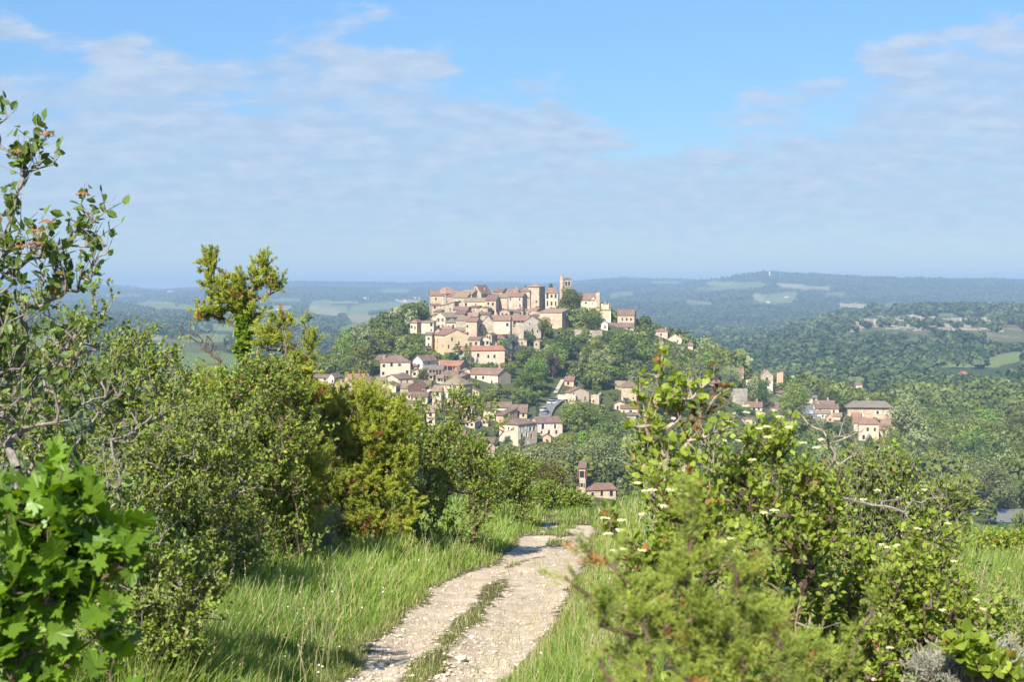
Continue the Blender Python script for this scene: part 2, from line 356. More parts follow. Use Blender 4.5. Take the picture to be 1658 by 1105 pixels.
# the track in pixel rows -> world
PY = np.array([836, 850, 860, 870, 880, 900, 915, 930, 950, 975, 1000, 1050, 1105, 1200, 1400])
PL = np.array([895, 880, 868, 846, 838, 815, 808, 748, 712, 682, 655, 603, 560, 490, 380])
PR = np.array([955, 967, 968, 964, 960, 957, 948, 940, 926, 910, 900, 862, 812, 730, 600])
ML = np.array([905, 903, 905, 895, 885, 868, 825, 800, 787, 770, 744, 701, 656, 572, 465])
MR = np.array([935, 930, 926, 920, 915, 893, 845, 822, 815, 803, 782, 745, 700, 616, 506])
def pathmask(X, Y):
    """>0 on the stony ruts, <0 on grass; value in metres from the edge"""
    X = np.asarray(X, float); Y = np.asarray(Y, float)
    Yc = np.clip(Y, 3, 60)
    z = -1.75 - .12 * Yc - np.where(Yc > 50, .004 * (Yc - 50) ** 2, 0)
    py = HZ - F * z / Yc; px = CX + F * X / Yc
    L = np.interp(py, PY, PL); R = np.interp(py, PY, PR); a = np.interp(py, PY, ML); b = np.interp(py, PY, MR)
    outer = np.minimum(px - L, R - px); inner = np.minimum(px - a, b - px) + 26 * fbm(X * 1.1, Y * .7, 3) - 5
    gap = np.interp(py, [836, 860, 915, 935, 950, 990, 1050, 1105], [1, 1, .15, -.1, .25, .9, 1, 1])
    v = np.minimum(outer, np.where(inner > 0, -inner * gap + (1 - gap) * 6, -inner * gap + (1 - gap) * 20)) * Yc / F
    v = np.where(py < 850, np.minimum(v, (py - 846) * .012), v)
    v = v + .16 * fbm(X * 1.5 + 4, Y * .9 + 2, 4) - .03
    left = (px < (a + b) / 2) & (py < 868) & (np.abs(py - 852) > 3.5)
    v = np.where(left, np.minimum(v, -.05), v)
    return np.where((py < 884) & (px > a), v - .10, v)
def build_ground():
    xs = np.arange(-16, 16.01, .1); ys = np.arange(-8, 58.01, .1)
    xs = np.r_[np.arange(-34, -16, .5), xs, np.arange(16.5, 34, .5)]
    X, Y = np.meshgrid(xs, ys); Z = gz(X.ravel(), Y.ravel()); pm = pathmask(X.ravel(), Y.ravel())
    Z = Z - np.clip(pm, 0, .3) * .18
    nr, nc = X.shape; i = (np.arange(nr - 1)[:, None] * nc + np.arange(nc - 1)[None]).ravel()
    m, nt = newmat('track_ground')
    a = N(nt, 'ShaderNodeAttribute', attribute_name='track'); g = N(nt, 'ShaderNodeNewGeometry').outputs['Position']
    e = math_(nt, 'ADD', a.outputs['Fac'], math_(nt, 'MULTIPLY', math_(nt, 'SUBTRACT', noise(nt, g, 5, 5, .7), .5), .5))
    f = ramp(nt, [(.47, (0, 0, 0)), (.55, (1, 1, 1))]); nt.links.new(math_(nt, 'ADD', e, .5), f.inputs[0])
    mp = N(nt, 'ShaderNodeMapping'); mp.inputs['Scale'].default_value = (1, .55, 1); nt.links.new(g, mp.inputs[0])
    st = N(nt, 'ShaderNodeTexVoronoi'); st.inputs['Scale'].default_value = 17; nt.links.new(mp.outputs[0], st.inputs['Vector'])
    n1 = noise(nt, g, 2.2, 6, .7); n2 = noise(nt, g, 28, 3, .6)
    r1 = ramp(nt, [(.32, (.27, .20, .13)), (.48, (.48, .375, .26)), (.66, (.64, .53, .39))]); nt.links.new(math_(nt, 'ADD', math_(nt, 'MULTIPLY', n1, .6), math_(nt, 'MULTIPLY', n2, .4)), r1.inputs[0])
    sc_ = N(nt, 'ShaderNodeSeparateColor'); nt.links.new(st.outputs['Color'], sc_.inputs[0])
    r2 = ramp(nt, [(.55, (0, 0, 0)), (.6, (1, 1, 1))]); nt.links.new(sc_.outputs[0], r2.inputs[0])
    peb = mixc(nt, math_(nt, 'MULTIPLY', r2.outputs[0], .3), r1.outputs[0], (.68, .60, .48))
    soil = ramp(nt, [(.3, (.055, .06, .025)), (.7, (.14, .12, .06))]); nt.links.new(noise(nt, g, 6, 5), soil.inputs[0])
    c = mixc(nt, f.outputs[0], soil.outputs[0], peb)
    h = math_(nt, 'ADD', math_(nt, 'MULTIPLY', st.outputs['Distance'], -.25), n2)
    out(nt, principled(nt, c, .95, .05, bump(nt, h, .7, .02)).outputs[0]); MATS['track_ground'] = m
    o = mesh_from('ground', np.c_[X.ravel(), Y.ravel(), Z], np.c_[i, i + 1, i + nc + 1, i + nc], 4, 'track_ground', {'track': pm}, smooth=True)
    tag(o, kind='structure')
build_ground()

# ------------------------------------------------------------------ sky, sun, air, camera
SUN_AZ = math.radians(201); SUN_EL = math.radians(41)
def build_light():
    w = bpy.data.worlds.new('World'); sc.world = w; w.use_nodes = True; nt = w.node_tree
    for n in list(nt.nodes): nt.nodes.remove(n)
    sk = N(nt, 'ShaderNodeTexSky', sky_type='NISHITA'); sk.sun_disc = False
    sk.sun_elevation = SUN_EL; sk.sun_rotation = SUN_AZ; sk.altitude = 300; sk.air_density = 1.0; sk.dust_density = .1; sk.ozone_density = 3.0
    tc = N(nt, 'ShaderNodeTexCoord').outputs['Generated']
    sp = N(nt, 'ShaderNodeSeparateXYZ'); nt.links.new(tc, sp.inputs[0]); x, y, z = sp.outputs
    zz = math_(nt, 'MAXIMUM', z, .012)
    # cloud sheet at constant height: plane coordinates of the view ray
    u = math_(nt, 'DIVIDE', x, math_(nt, 'ADD', zz, .22)); v = math_(nt, 'DIVIDE', y, math_(nt, 'ADD', zz, .22))
    cb = N(nt, 'ShaderNodeCombineXYZ'); nt.links.new(u, cb.inputs[0]); nt.links.new(v, cb.inputs[1])
    big = noise(nt, cb.outputs[0], 1.6, 3, .5); mid = noise(nt, cb.outputs[0], 5.2, 6, .58); fine = noise(nt, cb.outputs[0], 15, 4, .55)
    az = math_(nt, 'DIVIDE', x, math_(nt, 'MAXIMUM', y, .05)); el = z
    # how high the sheet reaches above the horizon in each direction of the compass
    cv = N(nt, 'ShaderNodeFloatCurve'); cu = cv.mapping.curves[0]
    pts = [(0, .150), (.18, .150), (.30, .158), (.42, .160), (.50, .145), (.56, .110), (.62, .100), (.70, .135), (.80, .170), (1, .2)]
    while len(cu.points) < len(pts): cu.points.new(.5, .5)
    for p, q in zip(cu.points, pts): p.location = (q[0], q[1] * 4)
    cv.mapping.update()
    nt.links.new(math_(nt, 'ADD', math_(nt, 'MULTIPLY', az, .9), .5, True), cv.inputs['Value'])
    top = math_(nt, 'MULTIPLY', cv.outputs[0], .25)
    d = math_(nt, 'SUBTRACT', top, el)
    dn = math_(nt, 'ADD', math_(nt, 'MULTIPLY', d, 9), math_(nt, 'MULTIPLY', math_(nt, 'SUBTRACT', mid, .5), 1.5))
    dn = math_(nt, 'ADD', dn, math_(nt, 'MULTIPLY', math_(nt, 'SUBTRACT', big, .5), .9))
    cov = ramp(nt, [(.36, (0, 0, 0)), (.62, (1, 1, 1))], 'EASE'); nt.links.new(math_(nt, 'ADD', dn, .52), cov.inputs[0])
    low = ramp(nt, [(0.0, (.12, .12, .12)), (.07, (1, 1, 1))], 'EASE'); nt.links.new(el, low.inputs[0])
    k = math_(nt, 'ADD', .86, math_(nt, 'MULTIPLY', math_(nt, 'SUBTRACT', mid, .5), 1.5))
    al = math_(nt, 'MULTIPLY', math_(nt, 'MULTIPLY', cov.outputs[0], low.outputs[0]), k, True)
    al = math_(nt, 'MULTIPLY', al, .9, True)
    grad = ramp(nt, [(0.0, (.93, .86, .72)), (.07, (.84, .83, .77)), (.13, (.82, .93, .98)), (.22, (.93, 1.10, 1.20))]); nt.links.new(el, grad.inputs[0])
    skc = mixc(nt, 1, mixc(nt, 1, sk.outputs[0], SKYTINT, 'MULTIPLY'), grad.outputs[0], 'MULTIPLY')
    br = ramp(nt, [(.38, (0, 0, 0)), (.68, (1, 1, 1))], 'EASE'); nt.links.new(math_(nt, 'ADD', math_(nt, 'MULTIPLY', fine, .6), math_(nt, 'MULTIPLY', mid, .4)), br.inputs[0])
    cc = mixc(nt, br.outputs[0], CLOUDC, CLOUDB)
    c = mixc(nt, al, skc, cc)
    bg = N(nt, 'ShaderNodeBackground'); bg.inputs[1].default_value = .066; nt.links.new(c, bg.inputs[0])
    o = N(nt, 'ShaderNodeOutputWorld'); nt.links.new(bg.outputs[0], o.inputs[0])
    L = bpy.data.lights.new('sun', 'SUN'); L.energy = 4.9; L.angle = math.radians(.5); L.color = (1, .94, .84)
    s = bpy.data.objects.new('sun', L); COL.objects.link(s)
    dr = Vector((math.sin(SUN_AZ) * math.cos(SUN_EL), math.cos(SUN_AZ) * math.cos(SUN_EL), math.sin(SUN_EL)))
    s.rotation_euler = (-dr).to_track_quat('-Z', 'Y').to_euler(); s.location = (0, 0, 50)
SKYTINT = (.86, .97, 1.06); CLOUDC = (3.75, 4.75, 6.25); CLOUDB = (4.95, 5.8, 7.0)
build_light()
def build_haze():
    mb = MB(); mb.box(-11500, 11500, -300, 14500, -105, 165)
    m, nt = newmat('air')
    v = N(nt, 'ShaderNodeVolumePrincipled'); v.inputs['Color'].default_value = (.46, .67, .94, 1); v.inputs['Density'].default_value = HAZE; v.inputs['Anisotropy'].default_value = .0
    o = N(nt, 'ShaderNodeOutputMaterial'); nt.links.new(v.outputs[0], o.inputs['Volume'])
    try: m.cycles.homogeneous_volume = True
    except Exception: pass
    MATS['air'] = m
    h = mb.build('haze', 'air'); tag(h, kind='stuff')
HAZE = 1.9e-4
build_haze()
cd = bpy.data.cameras.new('camera'); cam = bpy.data.objects.new('camera', cd); COL.objects.link(cam)
cam.location = (0, 0, 0); cam.rotation_euler = (math.pi / 2, 0, 0)
cd.sensor_width = 36; cd.lens = F / 1658 * 36; cd.shift_y = -(552.5 - HZ) / 1658
cd.clip_start = .05; cd.clip_end = 40000
cd.dof.use_dof = True; cd.dof.focus_distance = 60; cd.dof.aperture_fstop = 8.5
sc.camera = cam
sc.view_settings.view_transform = 'Standard'; sc.view_settings.look = 'None'; sc.view_settings.exposure = EXPO if 'EXPO' in globals() else 0; sc.view_settings.gamma = 1
sc.cycles.max_bounces = 5; sc.cycles.diffuse_bounces = 2; sc.cycles.glossy_bounces = 1; sc.cycles.transmission_bounces = 3; sc.cycles.transparent_max_bounces = 4
sc.cycles.volume_bounces = 0
# ------------------------------------------------------------------ buildings
RECTS = []      # picture rectangles of the buildings with their distance, kept clear of random trees
FOOT = []       # footprints
def facade(mb, P, w, z0, z1, wins, rec=.22):
    """wall of width w standing on P(u,z)->point, with recessed openings wins=[(u0,u1,v0,v1)]"""
    us = sorted({0.0, w, *[x for q in wins for x in q[:2]]}); vs = sorted({z0, z1, *[x for q in wins for x in q[2:]]})
    for a, b in zip(us, us[1:]):
        for c, d in zip(vs, vs[1:]):
            m = ((a + b) / 2, (c + d) / 2)
            if any(q[0] < m[0] < q[1] and q[2] < m[1] < q[3] for q in wins): continue
            mb.poly([P(a, c, 0), P(b, c, 0), P(b, d, 0), P(a, d, 0)])
    for a, b, c, d in wins:
        for p, q in (((a, c), (b, c)), ((b, c), (b, d)), ((b, d), (a, d)), ((a, d), (a, c))):
            mb.poly([P(*p, 0), P(*p, rec), P(*q, rec), P(*q, 0)])
def house(x0, x1, yb, ye, yr, side, roof, wall, rcol, w, sw, label, shut=None, cat='house', name='house', dep=9, group=None, lo=330, hi=760, chim=0, d=None, door=None, rng=None, wsize=(.95, 1.45), wpos=None, over=.35, ridgeshift=.5, arch=None):
    rng = random.Random(int(x0 * 31 + ye * 7))
    cx = (x0 + x1) / 2
    if d is None: d = hit(cx if side == 0 else (x1 if side > 0 else x0), yb, lo, hi)
    s_m = abs(side) / F * d
    th = math.asin(max(.10, min(.88, s_m / dep))) if side else rng.uniform(-.06, .06)
    if side: dep = s_m / math.sin(th)
    W = (x1 - x0) / F * d / math.cos(th)
    zb = Z_of(yb, d); ze = Z_of(ye, d)
    rot = -th if side >= 0 else th
    ca, sa = math.cos(rot), math.sin(rot)
    if side > 0: c = (X_of(x1, d), d); o = (c[0] - W * ca, c[1] - W * sa)
    elif side < 0: o = (X_of(x0, d), d)
    else: o = (X_of(cx, d) - W / 2 * ca, d - W / 2 * sa)
    root = empty(name, (o[0], o[1], zb)); root.rotation_euler = (0, 0, rot)
    tag(root, label, cat, group)
    H = ze - zb; D = dep
    zr = Z_of(yr, d + (D * ridgeshift if roof in 'gfh' else D)) - zb
    rise = max(.5, min(zr - H, 5.5)) if roof != 't' else 0
    fl = -5.0
    mb = MB()
    faces = {}
    def mk(wn, wd, f):
        """window rectangles for one facade"""
        if not wn: return []
        if isinstance(wn, list): L = [(a * wd, b * H) for a, b in wn]
        else:
            nx, ny = wn; L = []
            for j in range(ny):
                for i in range(nx):
                    if nx * ny > 3 and rng.random() < .16: continue
                    L.append((wd * (i + .5 + rng.uniform(-.14, .14)) / nx, H * (j + .5 + .1 + rng.uniform(-.07, .07)) / ny))
        R = []
        for (u, v) in L:
            a, b = wsize; a *= rng.uniform(.6, 1.15); b *= rng.uniform(.6, 1.15)
            b = min(b, H * .5); v = min(max(v, b / 2 + .3), H - b / 2 - .25); u = min(max(u, a / 2 + .3), wd - a / 2 - .3)
            q = (u - a / 2, u + a / 2, v - b / 2, v + b / 2)
            if all(q[1] < r[0] - .1 or q[0] > r[1] + .1 or q[3] < r[2] - .1 or q[2] > r[3] + .1 for r in R): R.append(q)
        return R
    fw = mk(w, W, 0); s_w = mk(sw, D, 1)
    dw = []
    if door is not None:
        u = door * W; dw = [(u - .55, u + .55, 0.02, 2.1)]
        fw = [q for q in fw if q[1] < u - .7 or q[0] > u + .7 or q[2] > 2.3]
    if arch: fw = [q for q in fw if q[1] < arch[0] * W - 1.4 or q[0] > arch[0] * W + 1.4 or q[2] > arch[1] + .2]
    Pf = lambda u, z, r: (u, r, z)
    Ps = (lambda u, z, r: (W - r, u, z)) if side >= 0 else (lambda u, z, r: (r, D - u, z))
    facade(mb, Pf, W, fl, H, fw + dw)
    facade(mb, Ps, D, fl, H, s_w)
    if side >= 0: mb.poly([(0, D, fl), (0, 0, fl), (0, 0, H), (0, D, H)])
    else: mb.poly([(W, 0, fl), (W, D, fl), (W, D, H), (W, 0, H)])
    mb.poly([(W, D, fl), (0, D, fl), (0, D, H), (W, D, H)])
    e = over; t = .22; rm = MB()
    if roof == 'g':
        m = D * ridgeshift
        mb.poly([(0, D, H), (0, 0, H), (0, m, H + rise)]); mb.poly([(W, 0, H), (W, D, H), (W, m, H + rise)])
        k = e / m * rise; k2 = e / (D - m) * rise
        rm.slab([(-e * .6, -e, H - k + t), (W + e * .6, -e, H - k + t), (W + e * .6, m, H + rise + t), (-e * .6, m, H + rise + t)], t * .9)
        rm.slab([(-e * .6, m + .01, H + rise + t), (W + e * .6, m + .01, H + rise + t), (W + e * .6, D + e, H - k2 + t), (-e * .6, D + e, H - k2 + t)], t * .9)
        rt = lambda u, v: H + rise * (1 - abs(v - m) / (m if v < m else D - m))
    elif roof == 'f':
        m = W * ridgeshift
        mb.poly([(0, 0, H), (W, 0, H), (m, 0, H + rise)]); mb.poly([(W, D, H), (0, D, H), (m, D, H + rise)])
        k = e / m * rise; k2 = e / (W - m) * rise
        rm.slab([(-e, -e * .6, H - k + t), (m, -e * .6, H + rise + t), (m, D + e * .6, H + rise + t), (-e, D + e * .6, H - k + t)], t * .9)
        rm.slab([(m + .01, -e * .6, H + rise + t), (W + e, -e * .6, H - k2 + t), (W + e, D + e * .6, H - k2 + t), (m + .01, D + e * .6, H + rise + t)], t * .9)
        rt = lambda u, v: H + rise * (1 - abs(u - m) / (m if u < m else W - m))
    elif roof == 'h':
        L = max(0, (W - D) / 2) if W > D else 0
        r0 = (D / 2 if W > D else W / 2); r1 = (W - D / 2 if W > D else W / 2); q0 = (D / 2 if W > D else W / 2); q1 = (D / 2 if W > D else D - W / 2)
        a = [(-e, -e, H + t * .5), (W + e, -e, H + t * .5), (W + e, D + e, H + t * .5), (-e, D + e, H + t * .5)]
        p, q = (r0, q0, H + rise + t), (r1, q1, H + rise + t)
        if W > D:
            rm.poly([a[0], a[1], q, p]); rm.poly([a[1], a[2], q]); rm.poly([a[2], a[3], p, q]); rm.poly([a[3], a[0], p])
        else:
            rm.poly([a[0], a[1], p]); rm.poly([a[1], a[2], q, p]); rm.poly([a[2], a[3], q]); rm.poly([a[3], a[0], p, q])
        b_ = [(x, y, z - t * .7) for x, y, z in a]
        for i in range(4): rm.poly([a[i], b_[i], b_[(i + 1) % 4], a[(i + 1) % 4]])
        rm.poly(b_[::-1]); rt = lambda u, v: H + rise * .5
    elif roof == 's':
        mb.poly([(0, D, H), (0, 0, H), (0, D, H + rise)]); mb.poly([(W, 0, H), (W, D, H), (W, D, H + rise)]); mb.poly([(W, D, H), (0, D, H), (0, D, H + rise), (W, D, H + rise)])
        k = e / D * rise
        rm.slab([(-e * .6, -e, H - k + t), (W + e * .6, -e, H - k + t), (W + e * .6, D + e, H + rise + k + t), (-e * .6, D + e, H + rise + k + t)], t * .9)
        rt = lambda u, v: H + rise * v / D
    elif roof in 'rl':     # shed falling to the right / to the left
        hi_u, lo_u = (0, W) if roof == 'r' else (W, 0)
        mb.poly([(lo_u, 0, H), (hi_u, 0, H + rise), (hi_u, 0, H)]); mb.poly([(lo_u, D, H), (hi_u, D, H), (hi_u, D, H + rise)])
        mb.poly([(hi_u, 0, H), (hi_u, 0, H + rise), (hi_u, D, H + rise), (hi_u, D, H)])
        s_ = 1 if roof == 'r' else -1
        p = [(hi_u - e * s_, -e, H + rise + t), (lo_u + e * s_, -e, H + t), (lo_u + e * s_, D + e, H + t), (hi_u - e * s_, D + e, H + rise + t)]
        rm.slab(p if roof == 'r' else p[::-1], t * .9)
        rt = lambda u, v: H + rise * abs(u - lo_u) / W
    else:
        # roofless walls with an uneven broken top
        for (ax, n) in (('x', max(3, int(W / 1.2))), ('y', max(3, int(D / 1.2)))):
            for i in range(n):
                h = rng.uniform(0, .8); a, b = i / n, (i + 1) / n
                if ax == 'x': mb.box(a * W, b * W, .01, .45, H - .1, H + h)
                else: mb.box(W - .46, W - .01, a * D + .5, b * D, H - .1, H + h)
        mb.poly([(0.02, .02, H - .3), (W - .02, .02, H - .3), (W - .02, D - .02, H - .3), (.02, D - .02, H - .3)])
        rt = lambda u, v: H
    mb.build('wall', wall, root)
    if rm.v:
        ro = rm.build('roof', rcol, root)
        for i in range(chim if chim else (1 if rng.random() < .45 and W > 5 else 0)):
            u = W * rng.choice([.12, .3, .7, .85, .5]); v = D * (.5 if roof != 's' else .7); zt = rt(u, v)
            c = MB(); c.box(u - .35, u + .35, v - .25, v + .25, zt - .3, zt + 1.2); c.box(u - .42, u + .42, v - .32, v + .32, zt + 1.2, zt + 1.32)
            c.box(u - .15, u + .15, v - .12, v + .12, zt + 1.32, zt + 1.6)
            c.build('chimney', 'chimney_brick', ro)
    for P, ws in ((Pf, fw), (Ps, s_w)):
        for (a, b, c, d_) in ws:
            f = MB(); fr = .09
            for (p, q, r, s) in ((a - fr, b + fr, d_, d_ + fr * 1.6), (a - fr, b + fr, c - fr * 1.6, c), (a - fr, a, c, d_), (b, b + fr, c, d_)):
                pts = [P(p, r, -.03), P(q, r, -.03), P(q, s, -.03), P(p, s, -.03)]; f.poly(pts)
                pin = [P(p, r, .02), P(q, r, .02), P(q, s, .02), P(p, s, .02)]
                for i in range(4): f.poly([pts[i], pin[i], pin[(i + 1) % 4], pts[(i + 1) % 4]])
            wo = f.build('window', 'window_stone', root)
            g = MB(); g.poly([P(a, c, .2), P(b, c, .2), P(b, d_, .2), P(a, d_, .2)])
            g.build('pane', 'window_pane', wo)
            if shut and rng.random() < .85:
                hw = (b - a) * .5
                closed = rng.random() < .25
                for k in (0, 1):
                    s0 = (a if k == 0 else (a + b) / 2) if closed else (a - fr - hw if k == 0 else b + fr)
                    s1 = s0 + hw; y0, y1 = -.09, -.04
                    z = MB(); pts = [P(s0, c, y0), P(s1, c, y0), P(s1, d_, y0), P(s0, d_, y0)]; z.poly(pts)
                    pin = [P(s0, c, y1), P(s1, c, y1), P(s1, d_, y1), P(s0, d_, y1)]
                    for i in range(4): z.poly([pts[i], pin[i], pin[(i + 1) % 4], pts[(i + 1) % 4]])
                    z.build('shutter', shut, wo)
    for (a, b, c, d_) in dw:
        g = MB(); g.box(a, b, .12, .2, c, d_); g.build('door', 'door_wood', root)
    xs = x0 + min(0, side), x1 + max(0, side)
    RECTS.append((xs[0], xs[1], yr, yb, d)); FOOT.append((X_of(sum(xs) / 2, d), d + D / 2, max(W, D) * .6))
    root['_W'] = W
    del root['_W']
    return root, W, D, H, d
S = 'house'
CR, YE, WH, OR, SG, ST, SY = 'plaster_cream', 'plaster_yellow', 'plaster_white', 'plaster_orange', 'stone_gold', 'stone_tan', 'stone_grey'
RB, RR, RO, RP, RG, RT = 'roof_brown', 'roof_red', 'roof_orange', 'roof_pink', 'roof_grey', 'roof_tan'
